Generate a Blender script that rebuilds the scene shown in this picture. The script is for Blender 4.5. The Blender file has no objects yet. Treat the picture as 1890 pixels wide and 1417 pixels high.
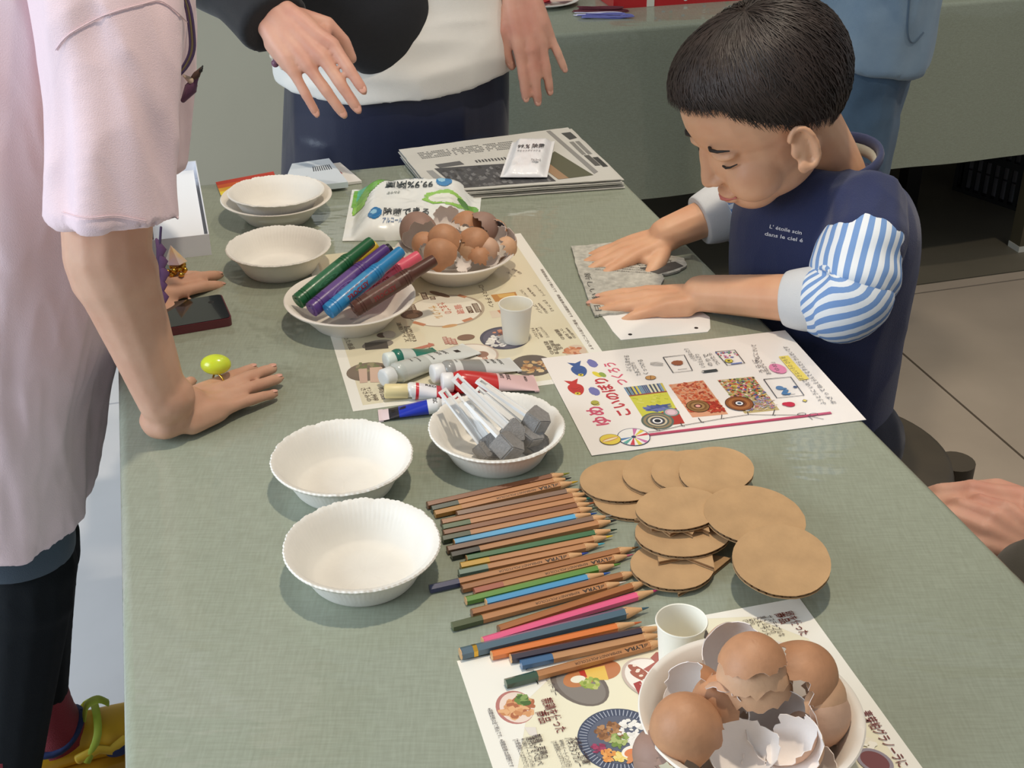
import bpy, bmesh, math, random
import numpy as np
from mathutils import Vector, Matrix, noise
from mathutils.bvhtree import BVHTree

random.seed(7)
SC = bpy.context.scene
COL = SC.collection
PI = math.pi
V = Vector

# ------------------------------------------------------------------ camera
T = 0.70                      # height of the table top
F_PX, PITCH, ROLL, CAM_H = 2360.0, 0.5150, -0.0093, T + 0.693
fwd = V((0, math.cos(PITCH), -math.sin(PITCH)))
_r = V((1, 0, 0)); _u = _r.cross(fwd)
rgt = math.cos(ROLL) * _r + math.sin(ROLL) * _u
upv = -math.sin(ROLL) * _r + math.cos(ROLL) * _u
CAM = V((0, 0, CAM_H))
cd = bpy.data.cameras.new('camera'); cam = bpy.data.objects.new('camera', cd); COL.objects.link(cam)
cd.sensor_width = 36.0; cd.lens = F_PX / 1890.0 * 36.0; cd.clip_start = 0.02; cd.clip_end = 60
cam.matrix_world = Matrix(((rgt.x, upv.x, -fwd.x, 0), (rgt.y, upv.y, -fwd.y, 0), (rgt.z, upv.z, -fwd.z, CAM_H), (0, 0, 0, 1)))
SC.camera = cam

# ------------------------------------------------------------------ light
SC.view_settings.view_transform = 'Standard'
try: SC.view_settings.look = 'None'
except Exception: pass
SC.view_settings.gamma = 1.0
SC.view_settings.use_curve_mapping = False
SC.view_settings.exposure = 0.2
w = bpy.data.worlds.new('room_ambient'); SC.world = w; w.use_nodes = True
w.node_tree.nodes['Background'].inputs[0].default_value = (0.88, 0.94, 1.0, 1)
w.node_tree.nodes['Background'].inputs[1].default_value = 0.33

def area(name, loc, target, size, power, colr, sy=None, shape='RECTANGLE'):
    d = bpy.data.lights.new(name, 'AREA'); d.shape = shape; d.size = size
    if sy: d.size_y = sy
    d.energy = power; d.color = colr
    o = bpy.data.objects.new(name, d); COL.objects.link(o); o.location = loc
    o.rotation_euler = (V(target) - V(loc)).to_track_quat('-Z', 'Y').to_euler()
    return o
area('window_daylight', (-3.3, -0.3, 2.0), (0, 1.2, 0.6), 2.6, 110, (0.76, 0.88, 1.0), 2.0)
def spot(name, loc, target, power, colr, ang, rad):
    d = bpy.data.lights.new(name, 'SPOT'); d.energy = power; d.color = colr; d.spot_size = math.radians(ang); d.spot_blend = 0.6; d.shadow_soft_size = rad
    o = bpy.data.objects.new(name, d); COL.objects.link(o); o.location = loc
    o.rotation_euler = (V(target) - V(loc)).to_track_quat('-Z', 'Y').to_euler()
spot('overhead_spot', (0.12, 1.02, 2.75), (0.12, 1.12, 0.7), 78, (1.0, 0.86, 0.68), 75, 0.045)
spot('overhead_spot', (0.55, 2.25, 2.75), (0.6, 2.3, 0.3), 34, (1.0, 0.88, 0.72), 80, 0.045)  # added unseen lamp, brightens the far table front and wall
spot('overhead_spot', (1.75, 1.75, 2.75), (1.7, 1.8, 0), 46, (1.0, 0.88, 0.72), 85, 0.045)  # added unseen lamp, lightens the floor at the right

# ------------------------------------------------------------------ pixel -> place
def ray(px, py):
    return (fwd + rgt * ((px - 945.0) / F_PX) - upv * ((py - 708.5) / F_PX)).normalized()
def TP(px, py, z=T):
    d = ray(px, py); return CAM + d * ((z - CAM_H) / d.z)
def PY(px, py, y):
    d = ray(px, py); return CAM + d * (y / d.y)
E1 = V((math.cos(math.radians(15.2)), math.sin(math.radians(15.2)), 0)); E2 = V((-E1.y, E1.x, 0))
RZ = math.radians(15.2)
def UV(u, v, z=0): return E1 * u + E2 * v + V((0, 0, z))

# ------------------------------------------------------------------ materials
def lin(c):
    return tuple((x / 12.92 if x <= 0.04045 else ((x + 0.055) / 1.055) ** 2.4) for x in [k / 255.0 for k in c])
def mat(name, c, rough=0.6, var=0.0, vscale=8.0, bump=0.0, bscale=60.0, metal=0.0, coat=0.0, coat_r=0.1, sss=0.0, spec=0.5, stretch=None, trans=0.0, alpha=1.0, sheen=0.0, c2=None, coords='Object'):
    m = bpy.data.materials.new(name); m.use_nodes = True; nt = m.node_tree; b = nt.nodes['Principled BSDF']
    col = lin(c); b.inputs['Base Color'].default_value = (*col, 1); b.inputs['Roughness'].default_value = rough
    b.inputs['Metallic'].default_value = metal; b.inputs['Coat Weight'].default_value = coat; b.inputs['Coat Roughness'].default_value = coat_r
    b.inputs['Specular IOR Level'].default_value = spec
    if sss: b.inputs['Subsurface Weight'].default_value = sss; b.inputs['Subsurface Radius'].default_value = (0.012, 0.004, 0.002); b.inputs['Subsurface Scale'].default_value = 0.6
    if trans: b.inputs['Transmission Weight'].default_value = trans
    if alpha < 1: b.inputs['Alpha'].default_value = alpha
    if sheen: b.inputs['Sheen Weight'].default_value = sheen
    if var or bump or c2:
        tc = nt.nodes.new('ShaderNodeTexCoord'); mp = nt.nodes.new('ShaderNodeMapping'); nt.links.new(tc.outputs[coords], mp.inputs[0])
        if stretch: mp.inputs['Scale'].default_value = stretch
    if var or c2:
        n = nt.nodes.new('ShaderNodeTexNoise'); n.inputs['Scale'].default_value = vscale; n.inputs['Detail'].default_value = 5
        nt.links.new(mp.outputs[0], n.inputs[0])
        r = nt.nodes.new('ShaderNodeMapRange'); r.inputs[1].default_value = 0.3; r.inputs[2].default_value = 0.7
        nt.links.new(n.outputs['Fac'], r.inputs[0])
        mx = nt.nodes.new('ShaderNodeMix'); mx.data_type = 'RGBA'
        lo = lin(c2) if c2 else tuple(max(0, k * (1 - var)) for k in col)
        hi = col if c2 else tuple(min(1, k * (1 + var)) for k in col)
        mx.inputs[6].default_value = (*lo, 1); mx.inputs[7].default_value = (*hi, 1)
        nt.links.new(r.outputs[0], mx.inputs[0]); nt.links.new(mx.outputs[2], b.inputs['Base Color'])
    if bump:
        n2 = nt.nodes.new('ShaderNodeTexNoise'); n2.inputs['Scale'].default_value = bscale; n2.inputs['Detail'].default_value = 4
        nt.links.new(mp.outputs[0], n2.inputs[0])
        bp = nt.nodes.new('ShaderNodeBump'); bp.inputs['Strength'].default_value = bump; bp.inputs['Distance'].default_value = 0.002
        nt.links.new(n2.outputs['Fac'], bp.inputs['Height']); nt.links.new(bp.outputs[0], b.inputs['Normal'])
    return m
def print_mat(name, rough=0.55, coat=0.0, coat_r=0.1):
    m = bpy.data.materials.new(name); m.use_nodes = True; nt = m.node_tree; b = nt.nodes['Principled BSDF']
    a = nt.nodes.new('ShaderNodeAttribute'); a.attribute_name = 'Col'
    nt.links.new(a.outputs['Color'], b.inputs['Base Color']); b.inputs['Roughness'].default_value = rough
    b.inputs['Coat Weight'].default_value = coat; b.inputs['Coat Roughness'].default_value = coat_r
    return m

# ------------------------------------------------------------------ mesh helpers
class MB:
    def __init__(s): s.v = []; s.f = []; s.c = []; s.uv = {}
    def add(s, vs, fs, col=None):
        n = len(s.v); s.v += [tuple(x) for x in vs]; s.f += [tuple(i + n for i in f) for f in fs]; s.c += [col] * len(fs); return n
    def mesh(s, name='m'):
        m = bpy.data.meshes.new(name); m.from_pydata(s.v, [], s.f)
        if any(c is not None for c in s.c):
            ca = m.color_attributes.new('Col', 'FLOAT_COLOR', 'CORNER')
            for p in m.polygons:
                cc = s.c[p.index] or (1, 1, 1)
                for li in p.loop_indices: ca.data[li].color = (*cc, 1)
        if s.uv:
            uvl = m.uv_layers.new(name='UVMap')
            for p in m.polygons:
                q = s.uv.get(p.index)
                if q:
                    for k, li in enumerate(p.loop_indices): uvl.data[li].uv = q[k]
        m.update(); return m
    def box(s, x0, x1, y0, y1, z0, z1, M=None, col=None):
        vs = [V((x, y, z)) for z in (z0, z1) for y in (y0, y1) for x in (x0, x1)]
        if M: vs = [M @ p for p in vs]
        s.add(vs, [(0, 2, 3, 1), (4, 5, 7, 6), (0, 1, 5, 4), (2, 6, 7, 3), (0, 4, 6, 2), (1, 3, 7, 5)], col); return s
    def prism(s, pts, z0, z1, M=None, col=None):
        n = len(pts); vs = [V((p[0], p[1], z0)) for p in pts] + [V((p[0], p[1], z1)) for p in pts]
        if M: vs = [M @ p for p in vs]
        s.add(vs, [tuple(range(n - 1, -1, -1)), tuple(range(n, 2 * n))] + [(i, (i + 1) % n, n + (i + 1) % n, n + i) for i in range(n)], col); return s
    def lathe(s, prof, segs=48, rim=None, M=None, col=None, closed=False):
        vs = []
        for k, (r, z) in enumerate(prof):
            for i in range(segs):
                a = 2 * PI * i / segs; dr, dz = (rim(k, a) if rim else (0, 0))
                vs.append(V(((r + dr) * math.cos(a), (r + dr) * math.sin(a), z + dz)))
        if M: vs = [M @ p for p in vs]
        fs = []
        for k in range(len(prof) - 1):
            for i in range(segs):
                j = (i + 1) % segs; fs.append((k * segs + i, k * segs + j, (k + 1) * segs + j, (k + 1) * segs + i))
        if prof[0][0] > 0 and not closed: fs.append(tuple(range(segs - 1, -1, -1)))
        if prof[-1][0] > 0 and not closed: fs.append(tuple((len(prof) - 1) * segs + i for i in range(segs)))
        s.add(vs, fs, col); return s
    def loft(s, path, rad, hint=(0, 0, 1), segs=20, caps=True, fn=None, uvs=None, col=None):
        n = len(path); vs = []; P = [V(p) for p in path]
        for i in range(n):
            t = (P[min(i + 1, n - 1)] - P[max(i - 1, 0)])
            if t.length < 1e-9: t = V((0, 0, 1))
            t.normalize(); h = V(hint(i / (n - 1)) if callable(hint) else hint); A = h - t * t.dot(h)
            if A.length < 1e-5: A = t.orthogonal()
            A.normalize(); B = t.cross(A)
            a, b = rad[i] if isinstance(rad[i], (tuple, list)) else (rad[i], rad[i])
            for k in range(segs):
                g = 2 * PI * k / segs; c, sn = math.cos(g), math.sin(g); d = A * (a * c) + B * (b * sn)
                if fn: d = d * (1 + fn(i / (n - 1), g))
                vs.append(P[i] + d)
        f0 = len(s.f); fs = []
        for i in range(n - 1):
            for k in range(segs):
                j = (k + 1) % segs; fs.append((i * segs + k, i * segs + j, (i + 1) * segs + j, (i + 1) * segs + k))
                if uvs:
                    u0, u1, v0, v1 = k / segs, (k + 1) / segs, i / (n - 1), (i + 1) / (n - 1)
                    s.uv[f0 + len(fs) - 1] = [(u0, v0), (u1, v0), (u1, v1), (u0, v1)]
        if caps: fs.append(tuple(range(segs - 1, -1, -1))); fs.append(tuple((n - 1) * segs + k for k in range(segs)))
        s.add(vs, fs, col); return s
    def tube(s, path, rad, segs=12, hint=(0.13, 0.31, 0.94), col=None):
        """round-ended limb"""
        P = [V(p) for p in path]; R = [(r if isinstance(r, (tuple, list)) else (r, r)) for r in rad]
        d0 = (P[0] - P[1]).normalized(); d1 = (P[-1] - P[-2]).normalized(); pp, rr = [], []
        for q in (0.98, 0.85, 0.5):
            m_ = min(R[0]); pp.append(P[0] + d0 * m_ * q); k = math.sqrt(1 - q * q); rr.append((R[0][0] * k, R[0][1] * k))
        pp += P; rr += R
        for q in (0.5, 0.85, 0.98):
            m_ = min(R[-1]); pp.append(P[-1] + d1 * m_ * q); k = math.sqrt(1 - q * q); rr.append((R[-1][0] * k, R[-1][1] * k))
        return s.loft(pp, rr, hint, segs, True, None, None, col)
    def ell(s, c, r, M=None, su=20, sv=12, col=None):
        vs = []; c = V(c)
        for j in range(1, sv):
            t = PI * j / sv
            for i in range(su):
                a = 2 * PI * i / su; p = V((r[0] * math.sin(t) * math.cos(a), r[1] * math.sin(t) * math.sin(a), r[2] * math.cos(t)))
                vs.append(c + (M @ p if M else p))
        top = len(vs); vs.append(c + (M @ V((0, 0, r[2])) if M else V((0, 0, r[2])))); vs.append(c + (M @ V((0, 0, -r[2])) if M else V((0, 0, -r[2]))))
        fs = []
        for j in range(sv - 2):
            for i in range(su):
                k = (i + 1) % su; fs.append((j * su + i, (j + 1) * su + i, (j + 1) * su + k, j * su + k))
        for i in range(su):
            k = (i + 1) % su; fs.append((top, i, k)); fs.append((top + 1, (sv - 2) * su + k, (sv - 2) * su + i))
        s.add(vs, fs, col); return s

def cr(pts, n):
    """Catmull-Rom resample of tuples of any length"""
    P = [np.array(p, float) for p in pts]; m = len(P) - 1; out = []
    for k in range(n):
        x = k / (n - 1) * m; i = min(int(x), m - 1); t = x - i
        p0, p1, p2, p3 = P[max(i - 1, 0)], P[i], P[i + 1], P[min(i + 2, m)]
        out.append(0.5 * ((2 * p1) + (-p0 + p2) * t + (2 * p0 - 5 * p1 + 4 * p2 - p3) * t * t + (-p0 + 3 * p1 - 3 * p2 + p3) * t ** 3))
    return out
def cr_pr(pts, n):
    """pts: (x,y,z,a,b) -> path, radii"""
    q = cr(pts, n); return [V(a[:3]) for a in q], [(float(a[3]), float(a[4])) for a in q]

def remesh(mb, voxel, it=6, fac=0.5):
    me = mb.mesh('tmp'); o = bpy.data.objects.new('tmp', me); COL.objects.link(o)
    m = o.modifiers.new('r', 'REMESH'); m.mode = 'VOXEL'; m.voxel_size = voxel; m.use_smooth_shade = True
    if it:
        s_ = o.modifiers.new('s', 'SMOOTH'); s_.factor = fac; s_.iterations = it
    dg = bpy.context.evaluated_depsgraph_get(); dg.update()
    res = bpy.data.meshes.new_from_object(o.evaluated_get(dg))
    bpy.data.objects.remove(o); bpy.data.meshes.remove(me)
    return res
def displace(me, fn):
    me.update(); N = [v.normal.copy() for v in me.vertices]
    for v, n in zip(me.vertices, N): v.co += n * fn(v.co, n)
    me.update()
def smooth(me, on=True):
    for p in me.polygons: p.use_smooth = on
    return me
def autosmooth(me, deg=35):
    smooth(me); bm = bmesh.new(); bm.from_mesh(me)
    for e in bm.edges:
        if len(e.link_faces) == 2 and e.calc_face_angle(0) > math.radians(deg): e.smooth = False
    bm.to_mesh(me); bm.free(); return me
def recalc(me):
    bm = bmesh.new(); bm.from_mesh(me); bmesh.ops.recalc_face_normals(bm, faces=bm.faces); bm.to_mesh(me); bm.free(); return me

def obj(name, data, m, parent=None, world=False, sm=None):
    """one mesh object; world=True: coordinates are world ones, parent is a thing"""
    me = data.mesh(name) if isinstance(data, MB) else data
    if sm is not None: (autosmooth(me, sm) if sm else smooth(me))
    if m is not None and len(me.materials) == 0: me.materials.append(m)
    o = bpy.data.objects.new(name, me); COL.objects.link(o)
    if parent:
        o.parent = parent
        if world and parent.parent is None and parent.type == 'EMPTY': o.matrix_parent_inverse = parent.matrix_basis.inverted()
    return o
def tag(o, label, cat, group=None):
    o['label'] = label; o['category'] = cat
    if group: o['group'] = group
    return o
def thing(name, label, cat, loc=(0, 0, 0), rz=0.0, group=None, mtx=None):
    o = bpy.data.objects.new(name, None); COL.objects.link(o); o.empty_display_size = 0.02
    if mtx is not None: o.matrix_basis = mtx
    else: o.location = loc; o.rotation_euler = (0, 0, rz)
    bpy.context.view_layer.update() if False else None
    return tag(o, label, cat, group)
def struct(o): o['kind'] = 'structure'; return o
def basis(X, Z, loc):
    X = V(X).normalized(); Z = V(Z); Z = (Z - X * X.dot(Z)).normalized(); Y = Z.cross(X)
    return Matrix(((X.x, Y.x, Z.x, loc[0]), (X.y, Y.y, Z.y, loc[1]), (X.z, Y.z, Z.z, loc[2]), (0, 0, 0, 1)))
def place(o, mtx): o.matrix_basis = mtx; return o

# ------------------------------------------------------------------ text (the built-in font)
_tc = {}
def text_geo(s, bold=0.0):
    k = (s, bold)
    if k in _tc: return _tc[k]
    c = bpy.data.curves.new('t', 'FONT'); c.body = s; c.size = 1.0; c.resolution_u = 2; c.offset = bold; c.fill_mode = 'FRONT'
    o = bpy.data.objects.new('t', c); COL.objects.link(o); dg = bpy.context.evaluated_depsgraph_get(); dg.update()
    me = bpy.data.meshes.new_from_object(o.evaluated_get(dg))
    vs = [(v.co.x, v.co.y) for v in me.vertices]; fs = [tuple(p.vertices) for p in me.polygons]
    bpy.data.objects.remove(o); bpy.data.curves.remove(c); bpy.data.meshes.remove(me)
    if vs:
        x0 = min(v[0] for v in vs); x1 = max(v[0] for v in vs)
    else: x0 = x1 = 0
    _tc[k] = (vs, fs, x0, x1); return _tc[k]
def put_text(mb, s, x, y, size, ang, z, col=None, center=False, sx=1.0, bold=0.0):
    vs, fs, x0, x1 = text_geo(s, bold); ca, sa = math.cos(ang), math.sin(ang); off = (x0 + x1) / 2 if center else x0
    out = []
    for (a, b) in vs:
        a = (a - off) * size * sx; b = (b - (0.35 if center else 0)) * size
        out.append((x + a * ca - b * sa, y + a * sa + b * ca, z))
    mb.add(out, fs, col)
def put_text_fit(mb, s, x, y, length, height, ang, z, col=None, center=False, bold=0.0):
    vs, fs, x0, x1 = text_geo(s, bold); put_text(mb, s, x, y, height, ang, z, col, center, length / max(1e-6, (x1 - x0) * height), bold)

# ------------------------------------------------------------------ shared materials
M_PAPER = mat('white_paper', (238, 236, 232), 0.7)
M_BOWL = mat('bowl_paperboard', (230, 226, 217), 0.62, var=0.03, vscale=30, bump=0.08, bscale=180)
M_BOWL_S = mat('bowl_pulp', (230, 223, 212), 0.55, bump=0.05, bscale=120)
M_CUP = mat('cup_paper', (244, 240, 226), 0.5)
M_CARD = mat('cardboard', (184, 148, 106), 0.85, var=0.10, vscale=35, bump=0.12, bscale=220)
M_FLUTE = mat('cardboard_flute', (120, 86, 52), 0.9, var=0.2, vscale=200)
M_WHITEP = mat('white_plastic', (240, 240, 238), 0.35)
M_PRINT = print_mat('printed_ink', 0.5)
M_PRINTG = print_mat('printed_ink_glossy', 0.35, 0.5, 0.08)
M_BLACK = mat('black_plastic', (22, 22, 22), 0.5)
M_GOLD = mat('gold_metal', (212, 166, 70), 0.22, metal=1.0)
M_SILVER = mat('silver_metal', (205, 200, 190), 0.25, metal=1.0)

# cloth under clear vinyl: sage fabric with fine threads, glossy wrinkled coat
def cloth_material():
    m = bpy.data.materials.new('sage_cloth_under_vinyl'); m.use_nodes = True; nt = m.node_tree; N = nt.nodes; L = nt.links; b = N['Principled BSDF']
    tc = N.new('ShaderNodeTexCoord')
    def noise_(scale, st, detail=4):
        mp = N.new('ShaderNodeMapping'); mp.inputs['Scale'].default_value = st; L.new(tc.outputs['Object'], mp.inputs[0])
        n = N.new('ShaderNodeTexNoise'); n.inputs['Scale'].default_value = scale; n.inputs['Detail'].default_value = detail; L.new(mp.outputs[0], n.inputs[0]); return n
    n1 = noise_(420, (1, 0.10, 1)); n2 = noise_(420, (0.10, 1, 1)); n3 = noise_(5, (1, 1, 1), 3)
    a = N.new('ShaderNodeMath'); a.operation = 'ADD'; L.new(n1.outputs['Fac'], a.inputs[0]); L.new(n2.outputs['Fac'], a.inputs[1])
    r = N.new('ShaderNodeMapRange'); r.inputs[1].default_value = 0.75; r.inputs[2].default_value = 1.25; L.new(a.outputs[0], r.inputs[0])
    mx = N.new('ShaderNodeMix'); mx.data_type = 'RGBA'; mx.inputs[6].default_value = (*lin((139, 145, 127)), 1); mx.inputs[7].default_value = (*lin((150, 157, 139)), 1); L.new(r.outputs[0], mx.inputs[0])
    mx2 = N.new('ShaderNodeMix'); mx2.data_type = 'RGBA'; mx2.blend_type = 'MULTIPLY'; mx2.inputs[0].default_value = 0.35
    L.new(mx.outputs[2], mx2.inputs[6]); L.new(n3.outputs['Fac'], mx2.inputs[7]); 
    L.new(mx.outputs[2], b.inputs['Base Color'])
    b.inputs['Roughness'].default_value = 0.75
    b.inputs['Coat Weight'].default_value = 1.0; b.inputs['Coat Roughness'].default_value = 0.06; b.inputs['Coat IOR'].default_value = 1.45
    # wrinkles of the loose vinyl: strongest by the left edge
    w1 = noise_(9, (1.0, 2.2, 1), 3); w2 = noise_(40, (1.0, 0.6, 1), 2)
    dist = N.new('ShaderNodeVectorMath'); dist.operation = 'DISTANCE'; L.new(tc.outputs['Object'], dist.inputs[0]); dist.inputs[1].default_value = UV(0.07, 1.30, T)
    mk = N.new('ShaderNodeMapRange'); mk.inputs[1].default_value = 0.05; mk.inputs[2].default_value = 0.26; mk.inputs[3].default_value = 1.0; mk.inputs[4].default_value = 0.0; L.new(dist.outputs['Value'], mk.inputs[0])
    mu = N.new('ShaderNodeMath'); mu.operation = 'MULTIPLY'; L.new(w2.outputs['Fac'], mu.inputs[0]); mk.inputs[3].default_value = 2.2; L.new(mk.outputs[0], mu.inputs[1])
    ad = N.new('ShaderNodeMath'); ad.operation = 'ADD'; L.new(w1.outputs['Fac'], ad.inputs[0]); L.new(mu.outputs[0], ad.inputs[1])
    bp = N.new('ShaderNodeBump'); bp.inputs['Strength'].default_value = 0.35; bp.inputs['Distance'].default_value = 0.006; L.new(ad.outputs[0], bp.inputs['Height']); L.new(bp.outputs[0], b.inputs['Coat Normal'])
    return m
M_CLOTH = cloth_material()
M_WOODT = mat('table_wood', (120, 92, 60), 0.6)
M_STEEL = mat('dark_steel', (30, 28, 26), 0.45, metal=0.6)

# ------------------------------------------------------------------ setting
M_FLOOR = mat('polished_concrete', (168, 154, 138), 0.42, bump=0.05, bscale=30, var=0.13, vscale=2.6)
M_FLOORD = mat('dark_concrete', (104, 98, 84), 0.5, var=0.15, vscale=3)
M_FLOORL = mat('daylit_concrete', (222, 221, 223), 0.5, var=0.07, vscale=3.0)  # left slabs paler: daylight on the floor put into the colour
M_JOINT = mat('floor_joint', (52, 46, 40), 0.9)
ff = struct(obj('floor', MB().box(-5, 5, -4, 6, -0.10, -0.008, M=Matrix.Rotation(RZ, 4, 'Z')), M_JOINT))
def slab(u0, u1, v0, v1, m):
    g = 0.003; pts = [UV(u0 + g, v0 + g), UV(u1 - g, v0 + g), UV(u1 - g, v1 - g), UV(u0 + g, v1 - g)]
    return obj('floor_slab', MB().prism([(p.x, p.y) for p in pts], -0.008, 0.0), m, ff)
JU, JV = 1.545, 2.535
slab(-5, 0.25, -4, JV, M_FLOORL); slab(0.25, JU, -4, JV, M_FLOOR); slab(JU, 5, -4, JV, M_FLOOR)
slab(-5, 0.9, JV, 6, M_FLOORL); slab(0.9, 5, JV + 0.045, 6, M_FLOORD); slab(0.9, 5, JV, JV + 0.045, M_FLOOR)
M_WALL = mat('painted_wall', (188, 181, 160), 0.8, var=0.035, vscale=2.5, bump=0.05, bscale=90)
struct(obj('wall_back', MB().box(-5, 5, 3.45, 3.6, 0, 3.2, M=Matrix.Rotation(RZ, 4, 'Z')), M_WALL))
struct(obj('baseboard_back', MB().box(-5, 5, 3.435, 3.45, 0, 0.08, M=Matrix.Rotation(RZ, 4, 'Z')), mat('baseboard_paint', (120, 118, 108), 0.6)))

RT = Matrix.Rotation(RZ, 4, 'Z')
def cloth_shell(u0, u1, v0, v1, zt, drop, r=0.010, seed=0):
    """a draped sheet: flat top, rounded edge, skirts with shallow folds"""
    mb = MB(); rings = []
    def ring(inset, z, wob):
        pts = []; n = 60
        c = [(u0 - inset, v0 - inset), (u1 + inset, v0 - inset), (u1 + inset, v1 + inset), (u0 - inset, v1 + inset)]
        for s_ in range(4):
            a, b = c[s_], c[(s_ + 1) % 4]; nx, ny = (b[1] - a[1]), -(b[0] - a[0]); l = math.hypot(nx, ny); nx /= l; ny /= l
            for k in range(n):
                t = k / n; x = a[0] + (b[0] - a[0]) * t; y = a[1] + (b[1] - a[1]) * t
                d = wob * (noise.noise(V((x * 4 + seed, y * 4, z * 0.8))) ) * min(1, 8 * t * (1 - t) * 2)
                pts.append(RT @ V((x + nx * d, y + ny * d, z)))
        return pts
    spec = [(-r, zt, 0)] + [(-r + r * math.sin(a), zt - r + r * math.cos(a), 0) for a in (0.4, 0.8, 1.2, PI / 2)]
    spec += [(0.001, zt - 0.05, 0.003), (0.003, zt - drop * 0.4, 0.010), (0.005, zt - drop * 0.75, 0.016), (0.007, zt - drop, 0.020)]
    for q in spec: rings.append(ring(*q))
    n = len(rings[0]); vs = [p for rg in rings for p in rg]
    fs = [(k * n + i, (k + 1) * n + i, (k + 1) * n + (i + 1) % n, k * n + (i + 1) % n) for k in range(len(rings) - 1) for i in range(n)]
    fs.append(tuple(range(n))); mb.add(vs, fs)
    return mb
U0, U1, W0, W1 = -0.098, 0.656, 0.115, 1.915
tb = thing('work_table', 'long table under the sage green cloth, carrying all the craft supplies', 'table', UV((U0 + U1) / 2, (W0 + W1) / 2, 0), RZ)
hu, hv = (U1 - U0) / 2, (W1 - W0) / 2
obj('table_top', MB().box(-hu + .006, hu - .006, -hv + .006, hv - .006, T - 0.036, T - 0.003), M_WOODT, tb)
legm = MB().loft([(0, 0, 0), (0, 0, T - 0.036)], [0.016, 0.022], segs=12).mesh('leg')
for sx in (-1, 1):
    for sy in (-1, 1):
        l_ = obj('leg', legm, M_STEEL, tb); l_.location = (sx * (hu - .06), sy * (hv - .08), 0)
obj('apron', MB().box(-hu + .05, hu - .05, -hv + .09, -hv + .11, T - .085, T - .036).box(-hu + .05, hu - .05, hv - .11, hv - .09, T - .085, T - .036), M_WOODT, tb)
tag(obj('tablecloth', cloth_shell(U0, U1, W0, W1, T, 0.28), M_CLOTH, sm=40), 'sage green cloth under clear vinyl on the near work table', 'tablecloth')

# back table
B0, B1, C0, C1 = 0.45, 3.0, 2.61, 3.36
bt = thing('display_table', 'long table by the wall under a green cloth, crate beneath it', 'table', UV((B0 + B1) / 2, (C0 + C1) / 2, 0), RZ)
hu, hv = (B1 - B0) / 2, (C1 - C0) / 2
obj('table_top', MB().box(-hu + .006, hu - .006, -hv + .006, hv - .006, T - 0.036, T - 0.003), M_WOODT, bt)
M_OLIVE = mat('olive_painted_wood', (86, 78, 56), 0.6); M_WHITEF = mat('white_rubber', (215, 212, 200), 0.6)
for (px, py) in ((1671, 385), (1884, 458)):
    q = RT.inverted() @ TP(px, py, 0) ; q = q - RT.inverted() @ UV((B0 + B1) / 2, (C0 + C1) / 2, 0)
    l_ = obj('leg', MB().box(-.022, .022, -.022, .022, 0.012, T - .036), M_STEEL if px < 1700 else M_OLIVE, bt); l_.location = (q.x, q.y, 0)
    o = obj('foot', MB().box(-.024, .024, -.024, .024, 0, 0.016), M_BLACK if px < 1700 else M_WHITEF, bt); o.location = (q.x, q.y, 0)
for sx in (-1, 1):
    l_ = obj('leg', MB().box(-.022, .022, -.022, .022, 0, T - .036), M_STEEL, bt); l_.location = (sx * (hu - .06), hv - .08, 0)
tag(obj('tablecloth', cloth_shell(B0, B1, C0, C1, T, 0.39, seed=9), M_CLOTH, sm=40), 'sage green cloth hanging to shin height on the far table', 'tablecloth')

# black crate under the back table
A_ = TP(1757, 350, 0); B_ = TP(1893, 396, 0); ex = (B_ - A_); Lc = 0.56; ex.normalize(); ey = V((-ex.y, ex.x, 0))
cr_ = thing('plastic_crate', 'black slatted plastic crate on the floor under the far table', 'crate', mtx=basis(ex, (0, 0, 1), A_))
M_CRATE = mat('crate_plastic', (20, 21, 22), 0.45); D_ = 0.36; Hc = 0.26
obj('base', MB().box(0, Lc, 0, D_, 0, 0.012), M_CRATE, cr_)
obj('rim', MB().box(-.006, Lc + .006, -.006, .012, Hc - .03, Hc).box(-.006, Lc + .006, D_ - .012, D_ + .006, Hc - .03, Hc).box(-.006, .012, .012, D_ - .012, Hc - .03, Hc).box(Lc - .012, Lc + .006, .012, D_ - .012, Hc - .03, Hc), M_CRATE, cr_)
obj('mid_rail', MB().box(0, Lc, 0, .008, .115, .135).box(0, Lc, D_ - .008, D_, .115, .135).box(0, .008, 0.008, D_ - .008, .115, .135), M_CRATE, cr_)
sl = MB().box(-.006, .006, 0.001, .007, .012, Hc - .03).mesh('slat')
n = 20
for k in range(n):
    for yy in (0, D_ - .008):
        o = obj('slat', sl, M_CRATE, cr_); o.location = (0.006 + (Lc - .012) * k / (n - 1), yy, 0)
for k in range(1, 12):
    o = obj('slat', sl, M_CRATE, cr_); o.location = (0.008, D_ * k / 12, 0); o.rotation_euler = (0, 0, PI / 2)
fil = MB(); 
for k in range(3): fil.box(.02, Lc - .02, .02, D_ - .02, .013 + .06 * k, .068 + .06 * k)
tag(obj('cloth_bundle', fil, mat('grey_fabric', (150, 150, 158), 0.9), None), 'grey folded fabric inside the black crate', 'fabric').matrix_basis = basis(ex, (0, 0, 1), A_)

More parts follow.
